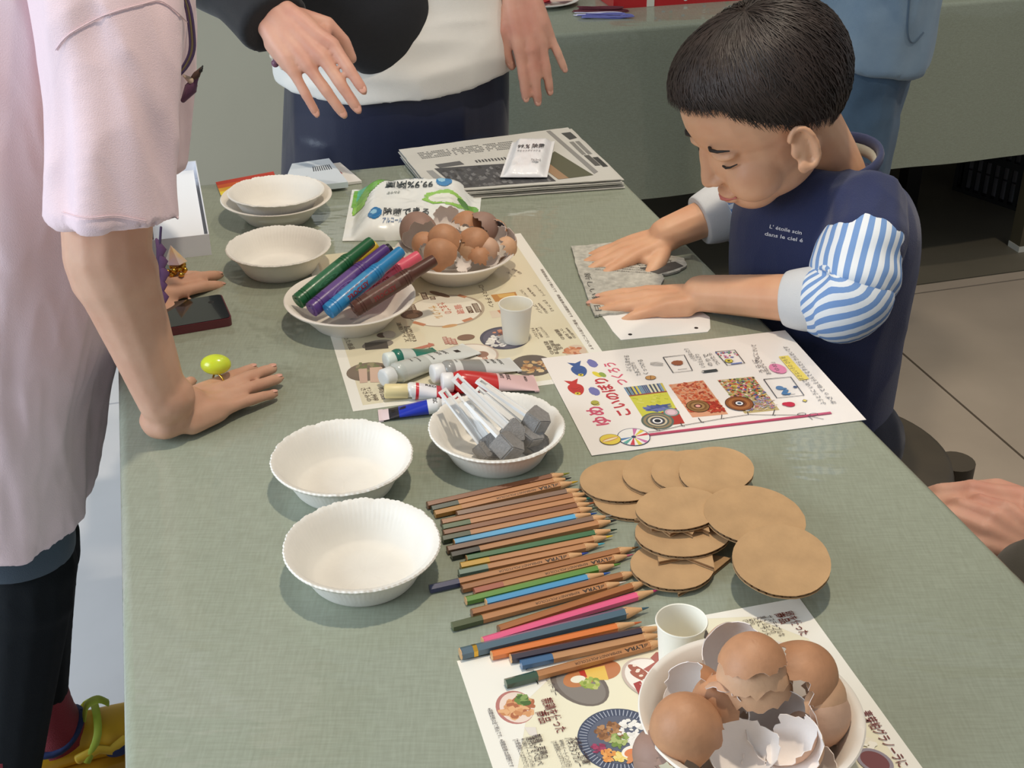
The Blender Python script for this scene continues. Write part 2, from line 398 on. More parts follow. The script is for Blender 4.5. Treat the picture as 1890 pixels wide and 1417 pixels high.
# ------------------------------------------------------------------ bowls and cups
def bowl_meshes(R, h, rb, pleat, segs):
    t = 0.0011
    prof = [(0.0001, 0.0022), (rb * .55, 0.0022), (rb * .78, 0.0005), (rb, 0.0), (rb + .0012, 0.0005), (rb + .004, 0.004),
            (rb + (R - rb) * .34, h * .36), (rb + (R - rb) * .60, h * .68), (R - .0058, h - .0035), (R - .0012, h - .0030), (R, h - .0008), (R - .0012, h + .0004), (R - .0058, h - .0012),
            (rb + (R - rb) * .60 - t, h * .68 + t * .3), (rb + (R - rb) * .34 - t, h * .36 + t * .4), (rb + .0035 - t, 0.0045), (rb - .002, 0.0024), (rb * .78, 0.0023), (rb * .55, 0.0038), (0.0001, 0.0038)]
    def rim(k, a):
        if not pleat: return (0.0003 * math.sin(3 * a + k), 0.0004 * math.sin(2 * a + 1))
        z = prof[k][1] / h; s_ = abs(math.sin(a * pleat / 2)) ** 0.5
        j = noise.noise(V((math.cos(a) * 9, math.sin(a) * 9, R * 50)))
        w_ = max(0, z - .25) * (1.0 if z < .9 else 1.6)
        return (-0.0006 * (1 - s_) * w_ + 0.0008 * j * z, -0.0003 * (1 - s_) * w_ + 0.0010 * j * z)
    mb = MB().lathe(prof, segs, rim, closed=True)
    return mb
BM_S = autosmooth(bowl_meshes(.0680, .0345, .0435, 84, 336).mesh('pleated_bowl'), 60)
BM_L = autosmooth(bowl_meshes(.0785, .0340, .0440, 0, 96).mesh('smooth_bowl'), 60)
BM_X = autosmooth(bowl_meshes(.0785, .0540, .0470, 0, 128).mesh('deep_bowl'), 60)
BOWL = {}
def bowl(key, px, py, me, h, label, rz=0.0, z0=0.0, group='white paper bowls on the work table', tilt=(0, 0), m=None):
    p = TP(px, py, T + z0 + h); o = obj('paper_bowl', me, m or M_BOWL)
    o.location = (p.x, p.y, T + z0); o.rotation_euler = (tilt[0], tilt[1], rz); tag(o, label, 'bowl', group); BOWL[key] = V((p.x, p.y, T + z0)); return o
bowl('b1', 668, 1001, BM_S, .0345, 'empty white pleated paper bowl nearest the camera, beside the coloured pencils')
bowl('b2', 631, 840, BM_S, .0345, 'empty white pleated paper bowl just behind the nearest empty bowl', .6)
bowl('b3', 917, 784, BM_S, .0345, 'white pleated paper bowl holding foam brushes beside the illustrated sheet', 1.2)
bowl('b4', 646, 546, BM_L, .034, 'white paper bowl full of thick coloured markers', m=M_BOWL_S)
bowl('b5', 839, 459, BM_L, .034, 'white paper bowl of broken eggshells behind the markers, by the wipes pack', 1.0, m=M_BOWL_S)
bowl('b6', 514, 452, BM_S, .0345, 'empty white paper bowl between the markers bowl and the nested bowls', 2.2)
bowl('b7', 510, 360, BM_L, .034, 'lower wider bowl of the nested pair at the far end of the table', .3, m=M_BOWL_S)
bowl('b8', 509, 351, BM_S, .0345, 'upper smaller bowl nested in another at the far end of the table', 2.9, 0.0125, tilt=(0.03, 0.0))
bowl('bx', 1385, 1309, BM_X, .054, 'deep white bowl heaped with brown eggshells at the near right', .5, group='white paper bowls on the work table', m=M_BOWL_S)

def cup(px, py, h, label):
    prof = [(.0001, .003), (.0128, .003), (.0140, .0002), (.0148, 0), (.0188, h - .002), (.0198, h - .0018), (.0203, h - .0006), (.0198, h + .0004), (.0190, h), (.0186, h - .002), (.0142, .0045), (.0001, .0045)]
    t = thing('paper_cup', label, 'cup', (0, 0, 0), group='small white paper cups'); p = TP(px, py, T + h); t.location = (p.x, p.y, T + .0008)
    obj('cup_wall', MB().lathe(prof, 48, closed=True), M_CUP, t, sm=50)
    return t
cup(1258, 1146, .050, 'small white paper cup by the pencil tips and deep bowl')
cup(952, 561, .047, 'small white paper cup standing on the printed mat by paint tubes')

# ------------------------------------------------------------------ sheets with print
class Sheet:
    """flat rectangle: local u along its lower edge, v away from the camera; millimetre print layers"""
    def __init__(s, name, label, cat, x, y, a, w, h, m, z=T, th=0.0003):
        s.M = Matrix.Translation((x, y, z)) @ Matrix.Rotation(a, 4, 'Z'); s.Mi = s.M.inverted(); s.w, s.h, s.z, s.th = w, h, z, th
        s.t = thing(name, label, cat, mtx=s.M)
        s.o = obj('sheet', MB().box(0, w, 0, h, 0.0001, th), m, s.t); s.mb = MB(); s.k = 0; s.rs = 1.0
    def loc(s, px, py):
        p = s.Mi @ TP(px, py, s.z + s.th); return (p.x, p.y)
    def lay(s): s.k += 1; return s.th + 0.00005 + 0.000002 * s.k
    def poly(s, pts, c, px=True):
        q = [s.loc(*p) if px else p for p in pts]; z = s.lay()
        a = sum(q[i][0] * q[(i + 1) % len(q)][1] - q[(i + 1) % len(q)][0] * q[i][1] for i in range(len(q)))
        if a < 0: q = q[::-1]
        s.mb.add([(x, y, z) for x, y in q], [tuple(range(len(q)))], lin(c))
    def disc(s, p, r, c, r2=None, n=28, rot=0.0, px=True, jag=0.0):
        x, y = s.loc(*p) if px else p; r2 = (r2 or r) * s.rs; r = r * s.rs; pts = []
        for k in range(n):
            a = 2 * PI * k / n; j = 1 + jag * random.uniform(-1, 1); dx, dy = r * j * math.cos(a), r2 * j * math.sin(a)
            pts.append((x + dx * math.cos(rot) - dy * math.sin(rot), y + dx * math.sin(rot) + dy * math.cos(rot)))
        s.poly(pts, c, False)
    def line(s, pts, wd, c, px=True):
        q = [V(s.loc(*p)) if px else V(p) for p in pts]; z = s.lay(); n = len(q)
        L_, R_ = [], []
        for i in range(n):
            d = (q[min(i + 1, n - 1)] - q[max(i - 1, 0)]).normalized(); nn = V((-d.y, d.x)) * wd / 2; L_.append(q[i] + nn); R_.append(q[i] - nn)
        s.mb.add([(p.x, p.y, z) for p in L_ + R_], [(n + i, n + i + 1, i + 1, i) for i in range(n - 1)], lin(c))
    def ring(s, p, r, wd, c, n=32, px=True, asp=1.0, rot=0.0):
        x, y = s.loc(*p) if px else p
        pts = []
        for k in range(n + 1):
            a = 2 * PI * k / n; dx, dy = r * math.cos(a), r * asp * math.sin(a); pts.append((x + dx * math.cos(rot) - dy * math.sin(rot), y + dx * math.sin(rot) + dy * math.cos(rot)))
        s.line(pts, wd, c, False)
    def text(s, st, p, size, c, ang=-PI / 2, px=True, center=False, bold=0.0, sx=1.0):
        x, y = s.loc(*p) if px else p; put_text(s.mb, st, x, y, size, ang, s.lay(), lin(c), center, sx, bold)
    def textpp(s, st, p, q, size, c, bold=0.0, mid=False):
        """text running from pixel p to pixel q"""
        a, b = V(s.loc(*p)), V(s.loc(*q)); d = b - a; a = a + (V((d.y, -d.x)).normalized() * size * .38 if mid else V((0, 0))); put_text_fit(s.mb, st, a.x, a.y, d.length, size, math.atan2(d.y, d.x), s.lay(), lin(c), False, bold)
    def blobs(s, p, R, n, cols, r, R2=None, px=True, rot=0.0):
        x, y = s.loc(*p) if px else p
        for _ in range(n):
            a = random.uniform(0, 2 * PI); q = math.sqrt(random.random()) * s.rs; dx, dy = R * q * math.cos(a), (R2 or R) * q * math.sin(a)
            s.disc((x + dx * math.cos(rot) - dy * math.sin(rot), y + dx * math.sin(rot) + dy * math.cos(rot)), r * random.uniform(.5, 1.2), random.choice(cols), r * random.uniform(.4, 1.0), 9, random.uniform(0, PI), False, .2)
    def done(s, m=None, name='printed_design'):
        return obj(name, s.mb, m or M_PRINT, s.t)

M_MAT = mat('mat_paper', (238, 232, 205), 0.5, coat=0.25, coat_r=0.15)
# ---- front mat
sf = Sheet('printed_placemat', 'cream printed menu mat under the deep eggshell bowl at the near edge', 'placemat', .060, .371, .255, .297, .42, M_MAT)
sf.rs = .50
def c5(x, y): return (830 + x * 500 / 1890, 1080 + y * 500 / 1890)
def c6(x, y): return (1150 + x * 570 / 1890, 1080 + y * 570 / 1890)
W_, H_ = .297, .42
for pts in ([(0, H_), (0, H_ - .30), (.010, H_ - .29), (.014, H_ - .13), (.045, H_ - .055), (.10, H_ - .012), (.17, H_)], [(W_, H_), (W_, H_ - .34), (W_ - .012, H_ - .3), (W_ - .016, H_ - .05), (W_ - .05, H_ - .012), (W_ - .11, H_)]):
    sf.poly(pts, (246, 243, 232), False)
BR = (118, 48, 40); DK = (66, 44, 40)
# red bowl with chicken
sf.disc(c5(455, 850), .036, (190, 126, 118), .029, rot=PI / 2); sf.disc(c5(468, 850), .033, (240, 220, 205), .026, rot=PI / 2)
sf.blobs(c5(480, 855), .024, 46, [(206, 140, 92), (220, 160, 110), (180, 110, 75), (232, 180, 130)], .008, .020); sf.blobs(c5(510, 800), .010, 22, [(108, 138, 70), (140, 165, 95), (80, 110, 55)], .006)
sf.poly([c5(520, 990), c5(600, 990), c5(615, 1060), c5(555, 1045)], (232, 224, 214))
sf.k = 10
# burger on grey plate
sf.disc(c5(905, 690), .054, (118, 108, 100), .038, rot=2.0); sf.disc(c5(915, 700), .046, (138, 130, 122), .031, rot=2.0)
sf.disc(c5(930, 630), .036, (196, 128, 80), .020, rot=.35); sf.disc(c5(1095, 590), .024, (196, 128, 86), .020, rot=.5)
sf.poly([c5(930, 590), c5(1080, 560), c5(1110, 660), c5(960, 660)], (236, 196, 96)); sf.poly([c5(900, 600), c5(940, 590), c5(960, 640), c5(920, 640)], (190, 60, 46)); sf.disc(c5(895, 655), .012, (242, 236, 214), .008)
sf.blobs(c5(985, 690), .013, 24, [(168, 182, 88), (196, 200, 120), (140, 160, 70)], .006)
sf.k = 60
# curry on slate-blue ribbed plate
pc = sf.loc(*c5(1190, 1075))
sf.disc(c5(1190, 1075), .0635, (72, 80, 102), n=48)
for k in range(60):
    a = 2 * PI * k / 60; sf.line([(pc[0] + .0245 * math.cos(a), pc[1] + .0245 * math.sin(a)), (pc[0] + .0305 * math.cos(a), pc[1] + .0305 * math.sin(a))], .0007, (176, 182, 196), False)
sf.disc(c5(1190, 1075), .048, (96, 102, 120), n=40)
sf.blobs(c5(1120, 1030), .020, 70, [(150, 104, 66), (168, 120, 78), (128, 86, 54), (186, 140, 96)], .005)
sf.blobs(c5(1275, 1030), .021, 60, [(240, 238, 232), (228, 226, 220), (246, 244, 240)], .005, .026)
sf.blobs(c5(1190, 1085), .013, 28, [(150, 170, 96), (120, 146, 70), (176, 188, 120)], .005); sf.blobs(c5(1040, 1140), .009, 22, [(142, 52, 84), (166, 66, 100)], .004)
sf.blobs(c5(1110, 1190), .012, 26, [(226, 150, 76), (236, 170, 96)], .004); sf.blobs(c5(1195, 1205), .009, 22, [(236, 208, 110), (240, 220, 140)], .004)
sf.disc(c5(1265, 1165), .015, (246, 240, 228), .011, rot=.3); sf.disc(c5(1262, 1172), .010, (222, 132, 84), .007, rot=.3); sf.blobs(c5(1290, 1225), .010, 10, [(214, 140, 90), (196, 110, 70)], .006)
# round bread picture with arrow
sf.disc(c5(1400, 650), .050, (206, 188, 176), .040, rot=2.0, n=40); sf.disc(c5(1410, 650), .047, (244, 238, 228), .037, rot=2.0, n=40)
sf.poly([c5(1350, 590), c5(1430, 540), c5(1400, 510), c5(1440, 470), c5(1490, 475), c5(1480, 600), c5(1440, 640)], (176, 106, 96))
for k, q in enumerate(((1315, 600), (1335, 640))):
    sf.disc(c5(*q), .020, (168, 100, 82), .0075, rot=-1.0 + .1 * k)
    for j in range(3): sf.disc(c5(q[0] - 25 + 25 * j, q[1] - 35 + 30 * j), .0035, (240, 226, 210), .0025)
sf.poly([c5(1280, 690), c5(1330, 670), c5(1360, 720), c5(1320, 770)], (170, 70, 66)); sf.text('卵の', c5(1328, 690), .007, (240, 225, 210))
# sandwich on plate (right)
sf.disc(c6(1140, 455), .036, (186, 170, 162), .030, rot=2.1); sf.disc(c6(1150, 450), .031, (206, 194, 186), .025, rot=2.1)
sf.poly([c6(1020, 395), c6(1080, 395), c6(1130, 470), c6(1090, 450)], (222, 180, 146)); sf.poly([c6(1080, 390), c6(1160, 385), c6(1235, 510), c6(1180, 520)], (232, 206, 180)); sf.poly([c6(1100, 400), c6(1125, 395), c6(1205, 510), c6(1185, 515)], (240, 224, 200)); sf.blobs(c6(1255, 530), .006, 10, [(96, 110, 70), (60, 80, 50)], .004)
sf.poly([c6(500, 260), c6(550, 350), c6(520, 350), c6(480, 310)], (72, 62, 54)); sf.poly([c6(470, 350), c6(520, 340), c6(560, 380), c6(500, 390)], (188, 160, 120))
sf.blobs(c6(1500, 970), .011, 26, [(248, 244, 230), (240, 232, 210)], .005); sf.disc(c6(1540, 1080), .028, (150, 140, 150), .022, rot=2.1); sf.disc(c6(1540, 1080), .022, (120, 66, 66), .017, rot=2.1)
# lettering
sf.textpp('卵を使った', c6(980, 170), c6(1092, 312), .0098, BR, .01); sf.textpp('商品', c6(925, 180), c6(972, 240), .0098, BR, .01)
sf.textpp('サステナブルな', c6(872, 193), c6(960, 318), .0066, DK); sf.textpp('黒トリュフの', c6(830, 198), c6(908, 300), .0066, DK); sf.textpp('たまごサンド', c6(795, 205), c6(872, 312), .0066, DK)
sf.textpp('¥750', c6(764, 212), c6(785, 245), .0050, DK); sf.textpp('[Truffle mini]', c6(738, 218), c6(800, 305), .0045, DK)
sf.textpp('親鶏を使った', c5(640, 800), c5(752, 1035), .0098, BR, .01); sf.textpp('商品', c5(600, 890), c5(638, 970), .0098, BR, .01)
sf.textpp('親鶏・若鶏の', c5(582, 1050), c5(645, 1215), .0068, DK, .008); sf.textpp('唐揚げ食べ比べ', c5(532, 1065), c5(612, 1262), .0068, DK, .008)
sf.textpp('¥1380(イートインのみ)', c5(495, 1075), c5(570, 1274), .0046, DK); sf.textpp('[大衆酒場ととはずがたり]', c5(448, 1082), c5(525, 1274), .0046, DK)
sf.textpp('大将の“ご機嫌”', c5(845, 1070), c5(940, 1265), .0072, DK, .008); sf.textpp('パキスタンカレー', c5(800, 1072), c5(890, 1274), .0068, DK, .008)
sf.textpp('¥990(イートインのみ)', c5(760, 1085), c5(825, 1274), .0046, DK); sf.textpp('[大衆酒場ととはずがたり]', c5(715, 1095), c5(790, 1274), .0046, DK)
sf.textpp('ハンバーガー', c5(660, 640), c5(722, 775), .0066, DK); sf.textpp('スパイシー', c5(520, 575), c5(590, 700), .0085, (40, 34, 30), .01)
sf.textpp('※掲載価格は全て税込です。※掲載画像は調理例です', c5(262, 865), c5(420, 1274), .0042, DK)
sf.textpp('麦芽粕グラノーラに', c6(1448, 780), c6(1690, 1117), .0105, BR, .01)
sf.done(M_PRINTG)

# ---- middle mat
sm_ = Sheet('printed_placemat', 'cream printed menu mat under the paint tubes and markers bowl', 'placemat', -.169, 1.168, .252, .297, .42, mat('mat_paper_pale', (224, 216, 188), 0.4, coat=0.6, coat_r=0.08))
sm_.rs = .62
def c1(x, y): return (580 + x * 540 / 1890, 480 + y * 540 / 1890)
def c0(x, y): return (380 + x * 580 / 1890, 240 + y * 580 / 1890)
for pts in ([(0, 0), (.012, 0), (.012, H_), (0, H_)], [(W_ - .016, 0), (W_, 0), (W_, H_), (W_ - .016, H_)], [(0, 0), (W_, 0), (W_, .010), (0, .010)]):
    sm_.poly(pts, (238, 236, 226), False)
TXB = (92, 74, 62)
sm_.disc(c1(850, 325), .078, (176, 160, 140), .070, n=48, rot=.2); sm_.disc(c1(842, 325), .074, (236, 230, 214), .066, n=48, rot=.2)
for (q, st) in (((712, 232), 'ここから'), ((1030, 315), 'たまご')): pass
def tagbox(x, y, w_, h_, st, c=(92, 62, 48), tcol=(236, 226, 206)):
    w_ *= .72; h_ *= .72
    a = sm_.loc(*c1(x, y)); sm_.poly([(a[0] - h_ / 2, a[1] - w_ / 2), (a[0] + h_ / 2, a[1] - w_ / 2), (a[0] + h_ / 2, a[1] + w_ / 2), (a[0] - h_ / 2, a[1] + w_ / 2)], c, False)
    put_text_fit(sm_.mb, st, a[0] - .002, a[1] + w_ / 2 - .001, w_ - .002, h_ * .8, -PI / 2, sm_.lay(), lin(tcol))
tagbox(712, 232, .028, .010, '酒粕と麦芽'); tagbox(765, 245, .014, .009, '粕'); tagbox(1048, 308, .036, .010, '資源循環型食堂'); tagbox(1005, 320, .026, .009, '飼料へ')
tagbox(618, 300, .022, .008, '卵の殻'); tagbox(640, 305, .022, .008, '再利用')
sm_.disc(c1(630, 350), .022, (110, 82, 66), .020, n=24); sm_.disc(c1(635, 360), .012, (150, 116, 90), .010)
for q in ((790, 215), (830, 225)): sm_.disc(c1(*q), .018, (120, 88, 70), .007, rot=-.9)
sm_.textpp('たまごの', c1(790, 280), c1(850, 350), .012, (196, 112, 88), .02); sm_.textpp('サイクル', c1(735, 300), c1(790, 380), .012, (206, 160, 96), .02); sm_.textpp('循環', c1(905, 290), c1(930, 350), .010, (206, 130, 116), .02)
for (a, b) in (((960, 395), (1020, 375)), ((640, 400), (715, 420)), ((980, 240), (930, 225))): sm_.line([c1(*a), c1(*b)], .006, (196, 132, 96))
sm_.disc(c1(875, 425), .016, (204, 158, 106), .006, rot=.1)
sm_.poly([c1(1140, 225), c1(1300, 205), c1(1320, 250), c1(1170, 270)], (192, 136, 76)); sm_.poly([c1(1180, 222), c1(1290, 212), c1(1300, 232), c1(1200, 245)], (218, 176, 104)); sm_.poly([c1(1130, 330), c1(1240, 318), c1(1260, 360), c1(1150, 375)], (220, 204, 182)); sm_.poly([c1(1180, 325), c1(1215, 320), c1(1225, 370)], (196, 122, 84))
sm_.disc(c1(1230, 502), .047, (68, 66, 84), .047, n=40); sm_.disc(c1(1230, 502), .041, (92, 88, 104), .041, n=40); sm_.blobs(c1(1190, 520), .024, 46, [(226, 222, 214), (238, 234, 228)], .006); sm_.blobs(c1(1200, 470), .011, 14, [(186, 110, 84), (206, 140, 110)], .005)
sm_.disc(c1(410, 545), .030, (140, 132, 124), .017, rot=.1); sm_.poly([c1(325, 535), c1(470, 525), c1(480, 570), c1(330, 582)], (84, 78, 74)); sm_.disc(c1(440, 485), .0105, (96, 76, 66)); sm_.disc(c1(485, 480), .012, (190, 180, 168), .016)
sm_.disc(c1(350, 720), .040, (124, 110, 96), .034, rot=.1); sm_.blobs(c1(350, 690), .020, 22, [(116, 122, 86), (148, 140, 110)], .007)
sm_.poly([c1(285, 705), c1(340, 700), c1(345, 790), c1(295, 795)], (206, 176, 158)); sm_.poly([c1(358, 695), c1(440, 690), c1(440, 790), c1(362, 790)], (212, 182, 162))
sm_.disc(c1(1410, 680), .040, (98, 88, 80), .040, rot=.2); sm_.blobs(c1(1420, 690), .024, 40, [(206, 170, 120), (180, 136, 88), (150, 104, 70), (222, 196, 150)], .006)
sm_.disc(c1(1690, 590), .026, (214, 192, 170), .020, rot=1.2); sm_.blobs(c1(1680, 590), .017, 30, [(186, 110, 76), (206, 136, 96), (222, 168, 130)], .006)
sm_.disc(c1(1000, 620), .055, (200, 178, 160), .048, n=40); sm_.disc(c1(1000, 620), .051, (234, 226, 212), .044, n=40); sm_.line([c1(640, 580), c1(770, 545)], .006, (190, 116, 90)); sm_.poly([c1(735, 535), c1(775, 543), c1(740, 570)], (190, 116, 90))
for k in range(3): tagbox(850 + 28 * k, 520 + 4 * k, .026 - .003 * k, .007, '親鶏を食べる', (176, 112, 92))
sm_.disc(c1(980, 500), .017, (130, 96, 72), .012); tagbox(1105, 640, .02, .008, '商品', (180, 116, 92)); sm_.disc(c1(1085, 610), .012, (150, 110, 90))
for (a, b, st, sz) in (((1060, 165), (1135, 305), 'ローストチキン', .008), ((1395, 440), (1440, 510), 'チキンカレー', .0052), ((1425, 440), (1465, 500), '¥1,100', .004), ((1450, 436), (1505, 500), '[テイクアウト]', .0045), ((1550, 450), (1600, 515), '親鶏の', .0056), ((1580, 445), (1650, 510), 'つくね串', .0052), ((1620, 440), (1680, 505), '¥480(税込)', .0042),
                       ((1480, 525), (1530, 610), '若鶏の', .0056), ((1515, 520), (1560, 610), '唐揚げ定食', .0056), ((1548, 545), (1575, 580), '商品', .008), ((1325, 195), (1370, 240), 'たまごサンド', .0046), ((1370, 180), (1420, 235), '¥650', .0042), ((1420, 165), (1480, 230), '[ベーカリー]', .0042),
                       ((1410, 290), (1460, 345), 'プリン', .0052), ((1440, 280), (1500, 345), '¥420(税込)', .0042), ((1480, 262), (1535, 330), '[カフェ]', .0042), ((1240, 80), (1290, 110), 'スープ', .0046), ((1280, 60), (1330, 90), '[食堂]', .0042),
                       ((530, 405), (590, 530), '酒粕アイス', .0060), ((575, 430), (620, 525), '¥380(税込)', .0045), ((600, 430), (645, 525), '[売店]', .0045), ((300, 830), (345, 915), 'ささみの', .0064), ((335, 825), (375, 910), 'サンドイッチ', .0060), ((375, 870), (395, 910), '¥600', .0060), ((415, 825), (440, 900), '商品', .009), ((180, 480), (230, 580), '使った商品', .0075),
                       ((1460, 60), (1790, 580), '掲載価格は全て税込です　掲載画像は調理例です　数量には限りがございます', .0042)):
    sm_.textpp(st, c1(*a), c1(*b), sz, TXB)
sm_.done(M_PRINTG)

# ---- illustrated sheet
sg = Sheet('illustrated_sheet', 'white laminated instruction sheet with drawn carp streamers and handwriting', 'sheet', .079, 1.076, .218, .297, .210, mat('laminated_paper', (240, 234, 228), 0.35, coat=0.5, coat_r=0.06), z=T + .0006, th=.0006)
def g2(x, y): return (980 + x * 640 / 1890, 600 + y * 640 / 1890)
BL, RD, YL, PK, PU, KK = (62, 92, 152), (196, 52, 48), (226, 208, 66), (206, 92, 112), (118, 118, 178), (58, 54, 56)
def fish(p, c, rot=0.0):
    x, y = sg.loc(*p); q = []
    for k in range(26):
        t = 2 * PI * k / 26; q.append((.0085 * math.cos(t) * (1 - .25 * math.sin(t)), -.013 * math.sin(t)))
    sg.poly([(x + a, y + b - .002) for a, b in q], c, False); sg.poly([(x - .003, y + .008), (x - .0085, y + .020), (x, y + .0165), (x + .008, y + .021), (x + .003, y + .008)], c, False)
    sg.disc((x - .001, y - .011), .0032, (222, 200, 60), px=False); sg.disc((x - .001, y - .011), .0012, (60, 50, 40), px=False)
    for k in range(3): sg.line([(x - .005, y + .002 - .004 * k), (x, y - .001 - .004 * k), (x + .005, y + .002 - .004 * k)], .0007, tuple(int(v * .75) for v in c), False)
fish(g2(262, 245), BL); fish(g2(245, 345), RD); sg.rs = .76
for q in ((335, 208), (345, 360)): sg.disc(g2(*q), .007, PU, .0125, rot=.1, jag=.08)
sg.textpp('ゆめ', g2(398, 545), g2(335, 445), .021, (205, 80, 110), .03, True); sg.textpp('の', g2(360, 440), g2(338, 412), .012, (196, 182, 60), .03, True)
sg.textpp('こいのぼり', g2(515, 492), g2(372, 290), .0175, (192, 54, 66), .035, True); sg.textpp('つくろう', g2(505, 325), g2(422, 205), .0155, (214, 96, 122), .03, True)
sg.disc(g2(360, 268), .0045, YL, .010, rot=.4); sg.disc(g2(390, 270), .0045, (150, 170, 80), .008, rot=.2)
def quad(c, k): return [g2(*p) for p in c]
sg.k = 20
# picture 1
P1 = [(505, 340), (715, 315), (838, 535), (645, 560)]
def bil(P, s_, t): # s along first edge, t down
    a = [P[0][i] + (P[1][i] - P[0][i]) * s_ for i in (0, 1)]; b = [P[3][i] + (P[2][i] - P[3][i]) * s_ for i in (0, 1)]; return g2(a[0] + (b[0] - a[0]) * t, a[1] + (b[1] - a[1]) * t)
sg.poly([bil(P1, 0, 0), bil(P1, 1, 0), bil(P1, 1, 1), bil(P1, 0, 1)], (206, 204, 72))
cs = [(70, 90, 150), (220, 214, 200), (92, 130, 176), (60, 70, 110), (210, 190, 90), (120, 150, 190)]
for k in range(20): sg.poly([bil(P1, k / 20, 0), bil(P1, (k + .85) / 20, 0), bil(P1, (k + .85) / 20, .2), bil(P1, k / 20, .2)], random.choice(cs))
sg.line([bil(P1, 0, .21), bil(P1, 1, .21)], .0025, (150, 70, 60))
for k in range(26): sg.line([bil(P1, random.uniform(.15, .6), random.uniform(.48, .62)), bil(P1, random.uniform(.4, 1), random.uniform(.5, .66))], .0022, random.choice([(84, 96, 160), (110, 118, 178), (70, 84, 140)]))
for k in range(24): 
    a = random.uniform(0, .9); t = random.uniform(.25, .44); sg.line([bil(P1, a, t), bil(P1, a + .09, t + .02)], .0016, random.choice([(214, 214, 90), (186, 190, 60), (222, 220, 120)]))
sg.poly([bil(P1, .55, .68), bil(P1, 1, .62), bil(P1, 1, 1), bil(P1, .6, 1)], (178, 52, 44))
for r, c in ((.0225, (92, 106, 96)), (.0195, (150, 130, 100)), (.016, (84, 96, 90)), (.0135, (206, 190, 160)), (.0105, (70, 72, 80)), (.007, (240, 238, 236)), (.0045, (24, 28, 40))): sg.disc(g2(690, 522), r, c)
for r, c in ((.011, (90, 140, 130)), (.009, (206, 170, 180)), (.006, (226, 196, 206))): sg.disc(g2(765, 475), r, c)
sg.k = 20
# picture 2
P2 = [(750, 325), (938, 300), (1075, 485), (880, 503)]
sg.poly([bil(P2, 0, 0), bil(P2, 1, 0), bil(P2, 1, 1), bil(P2, 0, 1)], (216, 156, 122))
for k in range(240):
    a, t = random.uniform(.04, .96), random.uniform(.02, .86); x, y = sg.loc(*bil(P2, a, t)); sg.disc((x, y), .0032, random.choice([(186, 74, 44), (206, 100, 62), (170, 60, 40), (226, 146, 104), (214, 120, 80)]), .0018, 7, random.uniform(0, 3), False, .3)
for k in range(50):
    a, t = random.uniform(.55, .98), random.uniform(.6, .9); x, y = sg.loc(*bil(P2, a, t)); sg.disc((x, y), .004, random.choice([(160, 44, 32), (182, 58, 40)]), .002, 7, random.uniform(0, 3), False, .3)
for r, c in ((.0165, (60, 42, 26)), (.0155, (140, 104, 58)), (.0125, (112, 78, 40)), (.0095, (160, 124, 80)), (.006, (88, 56, 34)), (.0035, (226, 160, 150))): sg.disc(g2(910, 443), r, c)
sg.k = 20
# picture 3
P3 = [(1015, 300), (1210, 280), (1355, 462), (1165, 482)]
sg.poly([bil(P3, 0, 0), bil(P3, 1, 0), bil(P3, 1, 1), bil(P3, 0, 1)], (190, 172, 120))
for k in range(330):
    a, t = random.uniform(.02, .98), random.uniform(.02, .66); x, y = sg.loc(*bil(P3, a, t)); sg.disc((x, y), .0026, random.choice([(196, 70, 70), (80, 100, 160), (214, 190, 90), (120, 150, 90), (210, 130, 150), (90, 70, 60), (230, 216, 200), (206, 120, 60)]), .0016, 7, random.uniform(0, 3), False, .3)
for k in range(150):
    a, t = random.uniform(.05, .95), random.uniform(.66, .97); x, y = sg.loc(*bil(P3, a, t)); r = random.uniform(0, 3); sg.line([(x, y), (x + .005 * math.cos(r), y + .005 * math.sin(r))], .0008, random.choice([(206, 110, 130), (150, 170, 190), (226, 216, 206), (130, 120, 170), (190, 160, 150)]), False)
for r, c in ((.020, (62, 36, 22)), (.019, (136, 80, 44)), (.015, (166, 106, 60)), (.0105, (120, 66, 36)), (.0075, (70, 40, 30)), (.0052, (238, 238, 240)), (.003, (50, 80, 110))): sg.disc(g2(1135, 430), r, c)
sg.k = 400
# pole, string and pinwheel
sg.line([g2(640, 600), g2(1000, 556), g2(1500, 497), g2(1636, 480)], .0044, (196, 78, 110)); sg.line([g2(640, 603), g2(1000, 559), g2(1636, 484)], .0007, (130, 40, 66))
sg.line([g2(640, 585), g2(700, 578), g2(820, 550), g2(925, 532), g2(1040, 512), g2(1185, 490), g2(1320, 492), g2(1500, 492)], .0007, KK)
for q in ((690, 575, 668, 560), (825, 553, 815, 535), (930, 532, 912, 508), (1038, 512, 1040, 490), (1185, 490, 1180, 475), (1318, 494, 1328, 463)): sg.line([g2(q[0] + 14, q[1]), g2(q[0], q[1]), g2(q[2], q[3])], .0009, KK)
for q in ((1475, 488), (1540, 490)): sg.ring(g2(*q), .0045, .0007, KK, asp=.55)
for q in ((1595, 515), (1535, 518)): sg.line([g2(1508, 497), g2(*q)], .0007, KK)
pw = sg.loc(*g2(560, 612)); cs = [(206, 66, 80), (238, 236, 230), (84, 128, 176), (226, 206, 76), (238, 236, 230), (96, 170, 160), (206, 120, 170), (238, 236, 230)]
sg.disc(pw, .0222, (46, 58, 100), px=False); sg.disc(pw, .0212, (240, 238, 234), px=False)
for k in range(12):
    a = 2 * PI * k / 12; sg.poly([pw, (pw[0] + .0160 * math.cos(a), pw[1] + .0160 * math.sin(a)), (pw[0] + .0160 * math.cos(a + .3), pw[1] + .0160 * math.sin(a + .3))], cs[(k * 3) % 8], False)
sg.disc(pw, .0032, (50, 60, 100), px=False)
